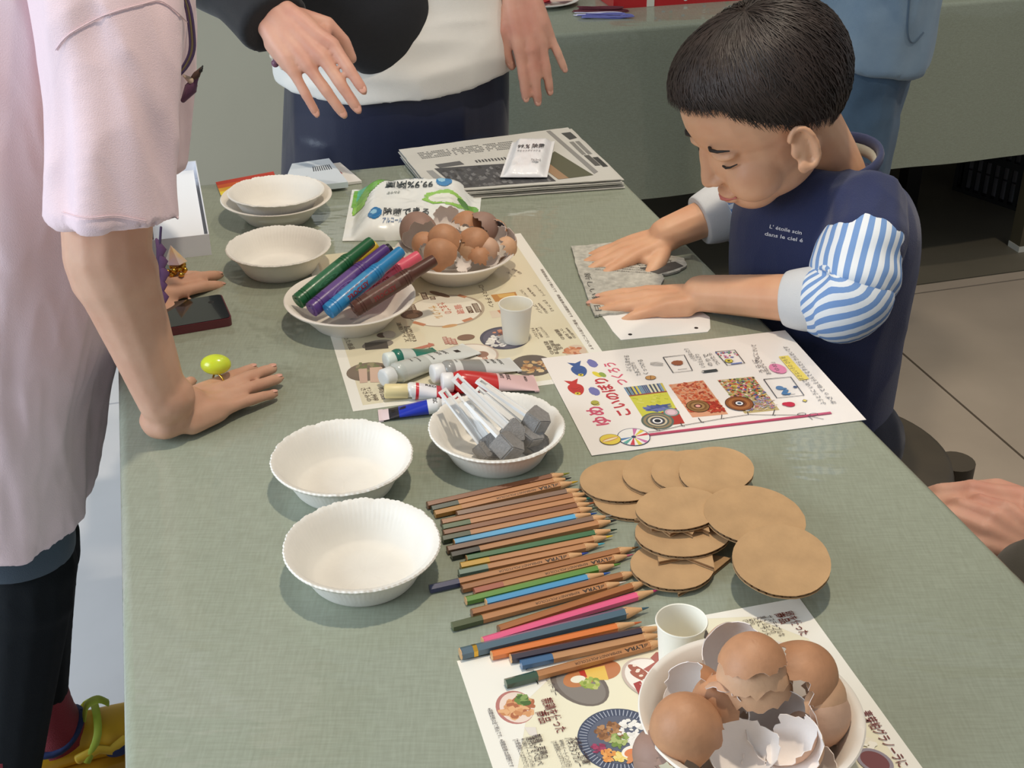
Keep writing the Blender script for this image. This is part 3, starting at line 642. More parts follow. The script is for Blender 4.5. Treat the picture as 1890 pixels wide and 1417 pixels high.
sg.disc(g2(432, 626), .0145, (120, 96, 30), .0135); sg.disc(g2(432, 626), .0137, (228, 204, 76), .0127); sg.disc(g2(432, 626), .0040, (212, 150, 90), .0125, rot=-1.3); sg.disc(g2(432, 626), .0018, (240, 230, 190), .0115, rot=-1.3)
sg.disc(g2(348, 424), .0055, (176, 172, 70)); sg.disc(g2(652, 289), .0080, (120, 80, 40), .0062); sg.disc(g2(652, 289), .0074, (196, 146, 86), .0056); sg.line([g2(652, 300), g2(652, 278)], .0008, (120, 80, 40))
# small drawn cards
for C in ([(720, 178), (835, 165), (880, 250), (775, 262)], [(1005, 148), (1110, 138), (1165, 210), (1070, 222)], [(1268, 298), (1415, 285), (1488, 385), (1340, 400)]):
    sg.line([g2(*p) for p in C + [C[0]]], .0011, KK)
sg.disc(g2(798, 208), .0085, (150, 84, 52), .0075, jag=.15); sg.line([g2(800, 245), g2(850, 240)], .0006, KK); sg.line([g2(1370, 385), g2(1440, 378)], .0006, KK); sg.line([g2(1090, 215), g2(1150, 207)], .0025, (110, 130, 190))
for k in range(4): sg.line([g2(720, 212 + 4 * k), g2(690 - 6 * k, 205 + 6 * k), g2(650, 208 + 3 * k)], .0006, KK)
for k in range(30): sg.disc(tuple(a + random.uniform(-1, 1) * b for a, b in zip(sg.loc(*g2(1070, 165)), (.012, .008))), .0016, random.choice([(206, 60, 80), (84, 96, 170), (200, 130, 180), (90, 150, 110)]), px=False, n=7)
sg.disc(g2(1078, 198), .0062, (90, 80, 40)); sg.disc(g2(1078, 198), .0055, (214, 196, 70)); sg.disc(g2(1078, 198), .0022, (60, 60, 60))
sg.textpp('?', g2(1400, 345), g2(1345, 350), .020, (70, 120, 170), .04)
sg.disc(g2(1355, 345), .0055, (84, 128, 176)); sg.disc(g2(1440, 340), .003, (60, 80, 120))
sg.disc(g2(1410, 435), .0075, (196, 36, 66), .0065); sg.disc(g2(1390, 433), .0058, (196, 36, 66), .0045)
sg.disc(g2(1492, 415), .0040, (90, 84, 50), .0040, n=4); sg.disc(g2(1492, 415), .0030, (226, 206, 80), n=4)
sg.line([g2(935, 258), g2(1015, 248)], .0055, (52, 60, 64)); sg.line([g2(930, 258), g2(942, 257)], .003, (200, 196, 190))
# handwriting
sg.disc(g2(1345, 240), .0115, (226, 130, 170), .0155, rot=.2); sg.line([g2(1375, 172), g2(1430, 235), g2(1490, 300)], .0115, (238, 216, 88))
for (a, b, st) in (((548, 255), (532, 168), 'ふくらませる'), ((600, 275), (560, 205), 'たまごのから'), ((640, 270), (605, 190), 'くっつける'), ((905, 195), (855, 130), 'いろをぬったり'), ((950, 232), (915, 160), 'いろえんぴつ'), ((992, 225), (960, 160), 'のりで'), ((1035, 218), (980, 155), 'つけたら'),
                   ((1245, 205), (1225, 110), 'さいごに かいて'), ((1275, 262), (1225, 190), 'うらに'), ((1310, 270), (1240, 175), 'おねがいごと'), ((1365, 262), (1325, 205), '「ゆめ」'), ((1610, 435), (1500, 300), 'ふうとうに いれて'), ((1665, 430), (1575, 325), 'かざってね'), ((1490, 300), (1380, 175), 'すきないろの ひもを'), ((1570, 322), (1395, 118), 'えらんで むすんだら かんせいです')):
    sg.textpp(st, g2(*a), g2(*b), .0068, KK)
sg.done(M_PRINTG)

# ------------------------------------------------------------------ coloured pencils
def c3(x, y): return (760 + x * .3317, 830 + y * .3317)
WOOD = (182, 126, 80); BRN = (130, 82, 52); TAN = (160, 106, 64); TAU = (124, 96, 78)
# butt, tip, body, cap or None, core, painted, radius, label, lettering
PEN = [
 ((90, 312), (880, 128), BRN, None, (140, 140, 40), 0, 'brown wooden pencil with olive tip, farthest of the pencil row', 0),
 ((112, 332), (890, 154), WOOD, (50, 66, 54), (30, 32, 40), 0, 'wooden pencil with grey-green end and black tip, second farthest of the row', 0),
 ((135, 368), (925, 172), WOOD, (176, 120, 40), (216, 176, 50), 0, 'wooden pencil with ochre end and yellow tip near the brush bowl', 1),
 ((250, 362), (965, 214), TAU, None, (120, 90, 70), 0, 'grey-brown wooden pencil with brown tip in the far group', 0),
 ((165, 402), (1000, 238), TAN, None, (150, 96, 60), 0, 'tan wooden pencil with brown tip, fifth from the far end of the row', 0),
 ((170, 430), (1010, 266), WOOD, (58, 92, 52), (46, 118, 110), 0, 'wooden pencil with green end and teal tip', 0),
 ((175, 462), (1025, 293), BRN, None, (176, 96, 50), 0, 'brown wooden pencil with rust tip beside the teal-tipped one', 0),
 ((175, 505), (1040, 318), WOOD, (48, 66, 38), (70, 84, 66), 0, 'wooden pencil with dark olive end and grey-green tip', 0),
 ((230, 505), (1030, 346), (78, 168, 214), None, (40, 84, 160), 1, 'sky blue painted pencil in the far half of the row', 0),
 ((195, 548), (1110, 356), TAU, None, (150, 146, 140), 0, 'taupe wooden pencil with grey tip by the black-tipped one', 0),
 ((220, 588), (1140, 384), WOOD, (38, 40, 34), (28, 28, 32), 0, 'wooden pencil with black end and long black tip', 0),
 ((305, 606), (1145, 441), (46, 104, 60), None, (38, 60, 44), 1, 'dark green painted pencil in the middle of the row', 0),
 ((272, 648), (1120, 476), WOOD, (206, 160, 40), (232, 196, 50), 0, 'wooden pencil with yellow end and bright yellow tip', 0),
 ((262, 688), (1075, 518), WOOD, (106, 134, 120), (84, 186, 206), 0, 'wooden pencil with sage end and light blue tip', 0),
 ((100, 772), (985, 570), WOOD, (46, 52, 92), (60, 84, 180), 0, 'wooden pencil with navy end sticking out farthest left', 1),
 ((280, 772), (1260, 534), TAN, None, (160, 110, 60), 0, 'tan wooden pencil with sienna tip near the cardboard rounds', 0),
 ((345, 787), (1235, 580), WOOD, (166, 92, 70), (206, 110, 130), 0, 'wooden pencil with terracotta end and pink tip', 1),
 ((303, 842), (1170, 640), (94, 140, 54), None, (96, 150, 50), 1, 'leaf green painted pencil beside the short blue one', 0),
 ((412, 846), (1110, 685), (70, 150, 196), None, (50, 100, 190), 1, 'short sky blue painted pencil in the near half of the row', 0),
 ((333, 905), (1280, 674), TAN, None, (150, 100, 60), 0, 'tan wooden pencil next to the short sky blue one', 0),
 ((225, 982), (1195, 728), WOOD, (70, 82, 46), (226, 216, 200), 0, 'wooden pencil with moss green end and pale tip', 1),
 ((483, 997), (1320, 712), (168, 108, 62), None, (170, 120, 80), 0, 'warm brown pencil lying askew beside the pink one', 0),
 ((395, 1065), (1380, 774), (240, 96, 140), None, (190, 50, 110), 1, 'bright pink painted pencil above the thick slate blue one', 0),
 ((272, 1142), (1320, 882), (72, 100, 116), None, (50, 92, 110), 2, 'thick slate blue pencil with a gold band', 0),
 ((443, 1142), (1280, 957), (226, 122, 50), None, (206, 110, 60), 1, 'orange painted pencil beside the slate blue one', 0),
 ((550, 1160), (1420, 984), (48, 40, 58), None, (40, 34, 50), 1, 'dark aubergine painted pencil ending behind the paper cup', 0),
 ((608, 1196), (1415, 1024), (190, 140, 96), (52, 98, 140), (60, 100, 150), 0, 'wooden pencil with blue end on the near printed mat', 0),
 ((522, 1302), (1440, 1052), WOOD, (48, 80, 60), (50, 90, 60), 0, 'wooden pencil with dark green end, nearest of the whole row', 1),
]
PR = 0.0040
pe = []
for q in PEN:
    a = TP(*c3(*q[0]), T + PR); b = TP(*c3(*q[1]), T + PR); pe.append([V((a.x, a.y)), V((b.x, b.y))])
for it in range(120):           # ease neighbours apart until none of them intersect
    for i in range(len(pe)):
        for j in range(i + 1, min(i + 4, len(pe))):
            ri = (0.0052 if PEN[i][5] == 2 else PR) + (0.0052 if PEN[j][5] == 2 else PR) + .0002
            for ka, kb in ((0, None), (1, None), (None, 0), (None, 1)):
                if ka is not None: p = pe[i][ka]; s0, s1 = pe[j]
                else: p = pe[j][kb]; s0, s1 = pe[i]
                d = s1 - s0; t = (p - s0).dot(d) / d.length_squared
                if t < -.02 or t > 1.02: continue
                t = max(0, min(1, t)); c = s0 + d * t; n_ = V((-d.y, d.x)).normalized()
                sd = (p - c).dot(n_)      # pencil j must lie on the -n side of pencil i
                want = -ri if ka is None else ri
                err = (want - sd) if (ka is None and sd > want) or (ka is not None and sd < want) else 0
                if err:
                    p += n_ * err * .35; s0 -= n_ * err * .35 * (1 - t); s1 -= n_ * err * .35 * t
_pm = {}
def pmat(c, wood=False, gloss=0.35):
    k = (c, wood)
    if k not in _pm: _pm[k] = mat('pencil_%s' % ('wood' if wood else 'paint'), c, gloss, var=0.12 if wood else 0.0, vscale=90, coat=0.0 if wood else .5, stretch=(.1, 1, 1) if wood else None)
    return _pm[k]
def hexring(mb, x0, x1, r, ph=PI / 6):
    mb.loft([(x0, 0, 0), (x1, 0, 0)], [r, r], hint=(0, math.cos(ph), math.sin(ph)), segs=6, caps=True)
lyr = MB()
put_text_fit(lyr, 'LYRA', 0, 0, .016, .0042, 0, 0, None, False, .03); put_text_fit(lyr, 'REMBRANDT-POLYCOLOR', .019, 0.0003, .040, .0030, 0, 0)
for k in range(3): lyr.add([(-.002 - .0012 * k, 0, 0), (-.0014 - .0012 * k, 0, 0), (-.0008 - .0012 * k, .003 - .0007 * k, 0), (-.0014 - .0012 * k, .003 - .0007 * k, 0)], [(0, 1, 2, 3)])
LYR = lyr.mesh('lettering'); M_INK = mat('black_foil', (36, 26, 22), 0.5)
for i, q in enumerate(PEN):
    a, b = pe[i]; d = b - a; L_ = d.length; r = 0.0052 if q[5] == 2 else PR
    t = thing('coloured_pencil', q[6], 'pencil', (a.x, a.y, T + r * .87 + (.0006 if i > 22 else 0.0001)), math.atan2(d.y, d.x), 'coloured pencils laid out in a row')
    cone = .021 if q[5] else .018; core = .0068; cap = .026 if q[3] else 0
    mb = MB(); hexring(mb, cap, L_ - cone, r); obj('barrel', mb, pmat(q[2], not q[5]), t)
    if q[3]: mb = MB(); hexring(mb, 0, cap, r * 1.03); obj('dipped_end', mb, pmat(q[3]), t)
    else: obj('end_face', MB().loft([(-.0004, 0, 0), (0.0002, 0, 0)], [r * .9, r * .97], hint=(0, 1, 0), segs=12), pmat((120, 84, 60) if not q[5] else (206, 160, 110), True), t)
    obj('sharpened_cone', MB().loft([(L_ - cone - .0015, 0, 0), (L_ - cone + .001, 0, 0), (L_ - core, 0, 0)], [r * .99, r * .95, .0014], hint=(0, 1, 0), segs=14), pmat((214, 168, 120), True), t, sm=40)
    obj('lead', MB().loft([(L_ - core - .0006, 0, 0), (L_ - .0008, 0, 0), (L_, 0, 0)], [.0014, .0005, .0002], hint=(0, 1, 0), segs=10), pmat(q[4]), t, sm=40)
    if q[5] == 2: mb = MB(); hexring(mb, .010, .0135, r * 1.02); obj('gold_band', mb, M_GOLD, t)
    if q[7]:
        o = obj('lettering', LYR, M_INK, t); ang = PI / 3   # on the facet turned to the camera, read from the tip
        n_ = V((0, -math.sin(PI / 6), math.cos(PI / 6))); apo = r * .866 + .00008
        X = V((-1, 0, 0)); Y = n_.cross(X); pos = V((L_ - cone - .008, 0, 0)) + n_ * apo - Y * .0014
        o.matrix_basis = Matrix(((X.x, Y.x, n_.x, pos.x), (X.y, Y.y, n_.y, pos.y), (X.z, Y.z, n_.z, pos.z), (0, 0, 0, 1)))

# ------------------------------------------------------------------ corrugated cardboard rounds
def c4(x, y): return (1040 + x * .2751, 810 + y * .2751)
TH = 0.0036
def card_disc(cx, cy, rx, ry, z, label, rot=0.0, tilt=(0, 0), seed=0, flute=0.3, name='cardboard_disc'):
    rnd = random.Random(seed); n = 40; pts = []
    for k in range(n):
        a = 2 * PI * k / n; j = 1 + .012 * math.sin(3 * a + seed) + rnd.uniform(-.006, .006); pts.append((rx * j * math.cos(a), ry * j * math.sin(a)))
    p = TP(*c4(cx, cy), z + TH); t = thing(name, label, 'cardboard', group='round cardboard cut-outs'); 
    t.location = (p.x, p.y, z); t.rotation_euler = (tilt[0], tilt[1], rot)
    obj('top_liner', MB().prism(pts, TH - .0006, TH), M_CARD, t); obj('bottom_liner', MB().prism(pts, 0, .0006), M_CARD, t)
    mb = MB(); ca, sa = math.cos(flute), math.sin(flute); st = .0016; x = -rx * .97; prev = None; k = 0; R = min(rx, ry) * .985
    N_ = int(2 * rx * .97 / st)
    for k in range(N_ + 1):
        x = -rx * .97 + k * st; h = ry * .985 * math.sqrt(max(0, 1 - (x / (rx * .985)) ** 2)); z_ = TH / 2 + (TH / 2 - .0007) * (1, 0, -1, 0)[k % 4]
        cur = [(x, -h, z_), (x, h, z_)]
        if prev: mb.add(prev + cur, [(0, 2, 3, 1)])
        prev = cur
    obj('fluting', mb, M_FLUTE, t)
    return t
z1 = T + .0008
card_disc(490, 385, .042, .0355, z1, 'cardboard round mostly hidden under the leftmost round of the pile', .2, seed=1)
card_disc(398, 275, .042, .0355, z1 + .0041, 'leftmost cardboard round of the pile, beside the pencil tips', .1, seed=2)
card_disc(660, 215, .041, .035, z1 + .0086, 'cardboard round overlapping the leftmost one, second from left at the back', .7, seed=3)
card_disc(868, 209, .041, .035, z1 + .0130, 'cardboard round third from left in the back fan', .4, seed=4)
card_disc(1024, 205, .042, .0345, z1 + .0174, 'topmost rightmost round of the back fan of cardboard', 1.1, seed=5)
card_disc(733, 842, .0365, .0335, z1 + .004, 'cardboard round with visible ridges, nearest on the left of the pile', .15, seed=6)
card_disc(800, 628, .0427, .034, z1 + .0125, 'cardboard round under the zigzag scraps in the middle of the pile', .1, seed=7)
card_disc(772, 458, .040, .0325, z1 + .0225, 'cardboard round lying on top of the zigzag scraps', .3, seed=8)
card_disc(1283, 507, .0455, .0445, z1 + .021, 'large cardboard round with a worn pale rim right of the middle', -.45, (0.0, 0.06), seed=9)
card_disc(1466, 803, .0410, .0465, z1 + .026, 'cardboard round nearest the camera, lowest right of the pile', -.35, (0.05, 0.04), seed=10)
def scrap(pts, z, label):
    q = [TP(*c4(*p), z + TH) for p in pts]; c = sum(q, V()) / len(q); loc = [(p.x - c.x, p.y - c.y) for p in q]
    a = sum(loc[i][0] * loc[(i + 1) % len(loc)][1] - loc[(i + 1) % len(loc)][0] * loc[i][1] for i in range(len(loc)))
    if a < 0: loc = loc[::-1]
    t = thing('cardboard_scrap', label, 'cardboard', (c.x, c.y, z), 0, 'zigzag cardboard offcuts')
    obj('top_liner', MB().prism(loc, TH - .0006, TH), M_CARD, t); obj('bottom_liner', MB().prism(loc, 0, .0006), M_CARD, t); obj('fluting', MB().prism([(x * .97, y * .97) for x, y in loc], .0006, TH - .0006), M_FLUTE, t)
scrap([(560, 520), (590, 600), (655, 592), (715, 636), (790, 600), (868, 636), (885, 600), (930, 598), (982, 622), (960, 520), (760, 480)], z1 + .0178, 'zigzag cardboard scrap with teeth poking out under the upper middle round')
scrap([(475, 540), (580, 552), (640, 520), (530, 505)], z1 + .0128, 'small pointed cardboard scrap at the left of the middle round')
scrap([(625, 720), (638, 822), (820, 786), (1012, 860), (995, 755)], z1 + .0085, 'chevron-shaped cardboard scrap on the ridged round')
scrap([(940, 770), (1125, 795), (1010, 890), (900, 940), (800, 900)], z1, 'angular cardboard scrap sticking out right of the ridged round')
scrap([(700, 930), (755, 970), (772, 1038), (870, 985), (900, 930)], z1, 'cardboard point poking out below the ridged round')
scrap([(930, 352), (1000, 400), (1060, 360), (1000, 320)], z1 + .0088, 'cardboard corner peeking out between the back fan and the large round')

# ------------------------------------------------------------------ thick markers in the bowl
_mm = {}
def marker(a, b, c, label, text=None, tcol=(150, 30, 36)):
    a, b = V(a), V(b); L_ = (b - a).length; s = L_ / .165
    cc = mat('marker_plastic', c, 0.32); t = thing('marker_pen', label, 'marker', mtx=basis(b - a, (0, -.35, 1), a), group='thick colour markers in the bowl')
    R = .0098
    prof = [(0.0, .007), (.0004, .0096), (.0015, R * .94), (.004, R), (.010, R), (.0105, R * .93), (.012, R * .93), (.0125, R), (.015, R), (.0155, R * .93), (.017, R * .93), (.0175, R), (.098, R * 1.0)]
    obj('barrel', MB().loft([(x * s, 0, 0) for x, r in prof], [r for x, r in prof], hint=(0, 0, 1), segs=28), cc, t, sm=45)
    obj('end_plug', MB().loft([(-.0012, 0, 0), (0, 0, 0)], [.0050, .0062], hint=(0, 0, 1), segs=20), cc, t)
    pf = [(.098, R * 1.0), (.0985, R * .94), (.100, R * .94), (.1005, R), (.103, R), (.1035, R * .94), (.105, R * .94), (.1055, R), (.108, R), (.1085, R * .94), (.110, R * .94), (.1105, R * .98), (.115, R * .88), (.118, .0079), (.160, .0072), (.164, .0066), (.165, .0045)]
    obj('cap', MB().loft([(x * s, 0, 0) for x, r in pf], [r for x, r in pf], hint=(0, 0, 1), segs=28), cc, t, sm=45)
    lb = MB(); n = 14   # printed clear label wrapped over the upper side
    for k in range(n + 1):
        g = -1.25 + 2.5 * k / n; lb.v += [(.030 * s, (R + .00015) * math.sin(g), (R + .00015) * math.cos(g)), (.088 * s, (R + .00015) * math.sin(g), (R + .00015) * math.cos(g))]
        if k: lb.f.append((2 * k - 2, 2 * k - 1, 2 * k + 1, 2 * k)); lb.c.append(None)
    lab = obj('label_wrap', lb, mat('label_film', tuple(min(255, int(v * .86 + 30)) for v in c), 0.25), t, sm=0)
    mb = MB(); put_text_fit(mb, text or 'COLOR', .036 * s, -.0015, .044 * s, .0080, 0, 0, None, False, .03)
    for k in range(5): put_text(mb, '水性マーカー', .036 * s + .008 * k, .0068, .0022, 0, 0)
    wv = []
    for (x, y, z) in mb.v:
        g = -(y - .0015) / R + .55; wv.append((x, (R + .0004) * math.sin(g) * (1 if True else 1), (R + .0004) * math.cos(g)))
    mb.v = [(x, -y, z) for x, y, z in [(x, (R + .0004) * math.sin((yy - .0015) / R - 1.0) * -1, (R + .0004) * math.cos((yy - .0015) / R - 1.0)) for (x, yy, _z) in mb.v]]
    obj('printed_word', mb, mat('label_ink', tcol, 0.4), lab)
    return t
def mk(x0, y0, h0, x1, y1, h1): return TP(*c0(x0, y0), T + h0), TP(*c0(x1, y1), T + h1)
for (g, c, lb, tx, tc_) in (
    ((1000, 1010, .017, 1330, 735, .052), (60, 30, 24), 'marker with black cap half hidden behind the purple one', None, (90, 80, 80)),):
    pass
marker(*mk(552, 1032, .038, 998, 668, .078), (28, 92, 52), 'dark green thick marker leaning leftmost in the bowl', 'Ⓝ', (60, 120, 84))
marker(*mk(635, 1080, .036, 1088, 712, .074), (84, 52, 120), 'purple thick marker between the green and the blue', 'Ⓝ', (130, 100, 160))
marker(*mk(735, 1092, .036, 1178, 725, .076), (42, 128, 182), 'bright blue thick marker with dark red lettering', 'PROCKEY')
marker(*mk(890, 1080, .038, 1378, 778, .076), (86, 50, 38), 'brown thick marker lying nearest in the bowl', 'PROCKEY', (130, 44, 40))
marker(*mk(700, 930, .020, 1030, 690, .055), (206, 176, 50), 'yellow marker mostly hidden behind the green one')
marker(*mk(790, 960, .018, 1112, 706, .052), (30, 30, 34), 'black marker with only its cap showing behind the purple one')
marker(*mk(860, 990, .016, 1186, 770, .046), (224, 84, 44), 'orange marker tucked between the blue and pink ones')
marker(*mk(905, 1000, .024, 1285, 752, .058), (222, 92, 112), 'pink marker behind the brown one')

# ------------------------------------------------------------------ foam brushes
M_FOAM = mat('grey_foam', (140, 137, 134), 0.95, var=.12, vscale=300, bump=.5, bscale=700)
def brush(a, b, ha, hb, label, roll=0.0, foam=1.0):
    A = TP(*c1(*a), T + ha); B = TP(*c1(*b), T + hb); d = B - A; L_ = d.length
    t = thing('foam_brush', label, 'foam brush', mtx=basis(d, V((0, 0, 1)) + V((d.y, -d.x, 0)).normalized() * roll, A), group='white-handled foam brushes in the bowl')
    w_ = .0047; h_ = .0016
    # frame with a slot at the end: two rails, two bars, then the solid shaft
    mb = MB().box(0, .003, -w_, w_, -h_, h_).box(.003, .010, -w_, -w_ * .45, -h_, h_).box(.003, .010, w_ * .45, w_, -h_, h_).box(.010, L_, -w_ * .95, w_ * .95, -h_ * .5, h_ * .5)
    mb.box(.010, L_, -w_, -w_ * .62, -h_, h_).box(.010, L_, w_ * .62, w_, -h_, h_)
    obj('handle', mb, M_WHITEP, t)
    fl = .023 * foam; fw = .0125 * foam; ft = .0095 * foam
    pts = [(L_ - .004, -fw), (L_ + fl * .62, -fw), (L_ + fl, 0), (L_ + fl * .62, fw), (L_ - .004, fw)]
    fm = MB().prism([(x, y) for x, y in pts], -ft, ft).mesh('foam'); bm = bmesh.new(); bm.from_mesh(fm)
    bmesh.ops.bevel(bm, geom=bm.edges[:], offset=.0012, segments=2, affect='EDGES'); bm.to_mesh(fm); bm.free()
    obj('foam_head', fm, M_FOAM, t, sm=40)
brush((825, 838), (1095, 1195), .062, .016, 'foam brush leftmost in the bowl, slot end upper left', .1, .85)
brush((905, 872), (1120, 1165), .053, .020, 'foam brush just behind the leftmost one', .5, .7)
brush((985, 915), (1215, 1160), .058, .030, 'foam brush with the nearest, largest grey head', -.3, 1.05)
brush((905, 752), (1255, 1085), .084, .036, 'foam brush crossing over the others with its handle raised highest', .6, .85)
brush((1042, 835), (1365, 1095), .062, .030, 'foam brush second from the right in the bowl', .2, .9)
brush((1055, 775), (1400, 1010), .068, .042, 'foam brush rightmost, its head against the far side of the bowl', -.1, .9)
brush((1010, 870), (1385, 1165), .048, .014, 'foam brush at the bottom with a dark shaded head', .3, 1.0)

# ------------------------------------------------------------------ paint tubes
def tube_paint(a, b, R, caplen, segs_, label, capc=(238, 238, 236), z=0.0, text=(), flat=False, crimp=True, roll=0.0):
    A = TP(*c1(*a), T + z + R); B = TP(*c1(*b), T + z + R * .55); d = B - A; L_ = d.length
    t = thing('paint_tube', label, 'paint tube', mtx=basis(d, V((0, 0, 1)) + V((d.y, -d.x, 0)).normalized() * roll, A), group='acrylic paint tubes')
    cm = mat('tube_cap', capc, .4)
    obj('cap', MB().lathe([(R * .55, 0), (R * .74, .0008), (R * .8, .002), (R * .8, caplen - .001), (R * .74, caplen)], 24, (lambda k, g: ((.0003 if int(g * 12 / PI) % 2 else 0), 0)), M=Matrix.Rotation(PI / 2, 4, 'Y')), cm, t, sm=50)
    def sec(x):   # round shoulder to flat crimped end
        u = max(0, (x - caplen) / (L_ - caplen)); k = u ** 1.3
        if u < .06: return (R * (.55 + .45 * u / .06),) * 2
        return (R * (1 + .30 * k), max(.0006, R * (1 - k * (.96 if not flat else .97))))
    x = caplen - .001
    for i, (frac, c, kind) in enumerate(segs_):
        x2 = caplen + (L_ - caplen) * frac; n = 10; xs = [x + (x2 - x) * k / n for k in range(n + 1)]
        mm = mat('tube_' + kind, c, .28 if kind != 'label' else .45, coat=.3)
        obj({'paint': 'tube_body', 'label': 'label_band', 'clear': 'tube_shoulder'}[kind], MB().loft([(q, 0, -(R - max(.0006, sec(q)[1])) * .45) for q in xs], [sec(q) for q in xs], hint=(0, 1, 0), segs=28), mm, t, sm=50)
        x = x2
    if crimp: obj('crimp', MB().box(L_ - .0045, L_ + .0005, -R * 1.31, R * 1.31, -R * .45 - .0009, -R * .45 + .0009), mat('tube_crimp', segs_[-1][1], .4), t)
    for (st, fx, fy, ln, ht, rot) in text:
        mb = MB(); put_text_fit(mb, st, 0, 0, ln, ht, rot, 0, None, True, .02); 
        n0 = len(mb.v) - len(text_geo(st, .02)[0]); xx = caplen + (L_ - caplen) * fx
        for k in range(n0, len(mb.v)):
            p = mb.v[k]; q = xx + p[0]; aa, bb = sec(q); yy = fy * aa + p[1]; s_ = max(-.95, min(.95, yy / aa)); mb.v[k] = (q, yy, bb * math.sqrt(1 - s_ * s_) - (R - bb) * .45 + .0003)
        obj('lettering', mb, M_INK, t)
    return t
SILV = (206, 210, 206); LBW = (226, 226, 222)
tube_paint((455, 650), (800, 575), .0110, .012, [(.12, (34, 110, 92), 'paint'), (.40, (200, 206, 200), 'label'), (1.0, (40, 118, 100), 'paint')], 'teal green acrylic tube behind the others on the mat', (226, 236, 230), .001)
tube_paint((440, 765), (1015, 545), .0125, .014, [(.10, (190, 196, 190), 'clear'), (.40, (196, 200, 194), 'paint'), (1.0, (216, 220, 216), 'label')], 'silver-white acrylic tube with black capital lettering', (226, 230, 230), .001,
           [('ACRYLIC', .66, .30, .016, .0062, PI / 2 * -1), ('PAINTS', .58, .30, .014, .0062, -PI / 2), ('SILVER WHITE', .30, .1, .016, .0026, -PI / 2), ('17.7ml', .22, .1, .010, .0030, -PI / 2), ('■', .80, -.1, .007, .008, 0), ('アクリル絵の具', .46, -.1, .014, .003, -PI / 2)])
tube_paint((757, 735), (1300, 645), .0130, .014, [(.12, (150, 150, 146), 'paint'), (.22, (214, 216, 212), 'label'), (.52, (146, 146, 142), 'paint'), (1.0, (214, 216, 214), 'label')], 'grey acrylic tube with round white cap between the red and silver tubes', (232, 234, 234), .001,
           [('ACRYLIC', .80, .25, .016, .0055, -PI / 2), ('PAINTS', .70, .25, .013, .0055, -PI / 2), ('NO.2', .17, .1, .008, .0028, -PI / 2), ('絵の具', .60, .1, .010, .0035, -PI / 2)])
tube_paint((820, 790), (1435, 765), .0135, .013, [(.52, (196, 38, 36), 'paint'), (1.0, (222, 186, 186), 'label')], 'large red acrylic tube with pink label and crimped end', (236, 234, 234), .001,
           [('ACRYLIC', .66, .25, .017, .0060, -PI / 2), ('PAINTS', .58, .25, .014, .0060, -PI / 2), ('RED', .88, .3, .012, .0040, -PI / 2)])
tube_paint((450, 845), (940, 840), .0098, .026, [(.14, (232, 230, 226), 'clear'), (.20, (206, 44, 54), 'paint'), (.54, (228, 226, 230), 'label'), (1.0, (190, 34, 50), 'paint')], 'small white and red tube with a paint-smeared yellowed cap', (230, 214, 160), .0008, [('RED', .44, .1, .012, .006, 0)])
tb_ = tube_paint((860, 930), (415, 985), .0088, .006, [(.22, (228, 228, 228), 'label'), (.68, (24, 48, 176), 'paint'), (.84, (26, 24, 34), 'label'), (1.0, (226, 206, 208), 'label')], 'flat blue acrylic tube with black band next to the brush bowl', (228, 228, 228), .0006,
           [('ACRYLIC', .10, -.1, .013, .006, PI / 2), ('青', .62, 0, .006, .0075, PI / 2), ('24', .77, 0, .006, .0055, PI / 2)], flat=True)

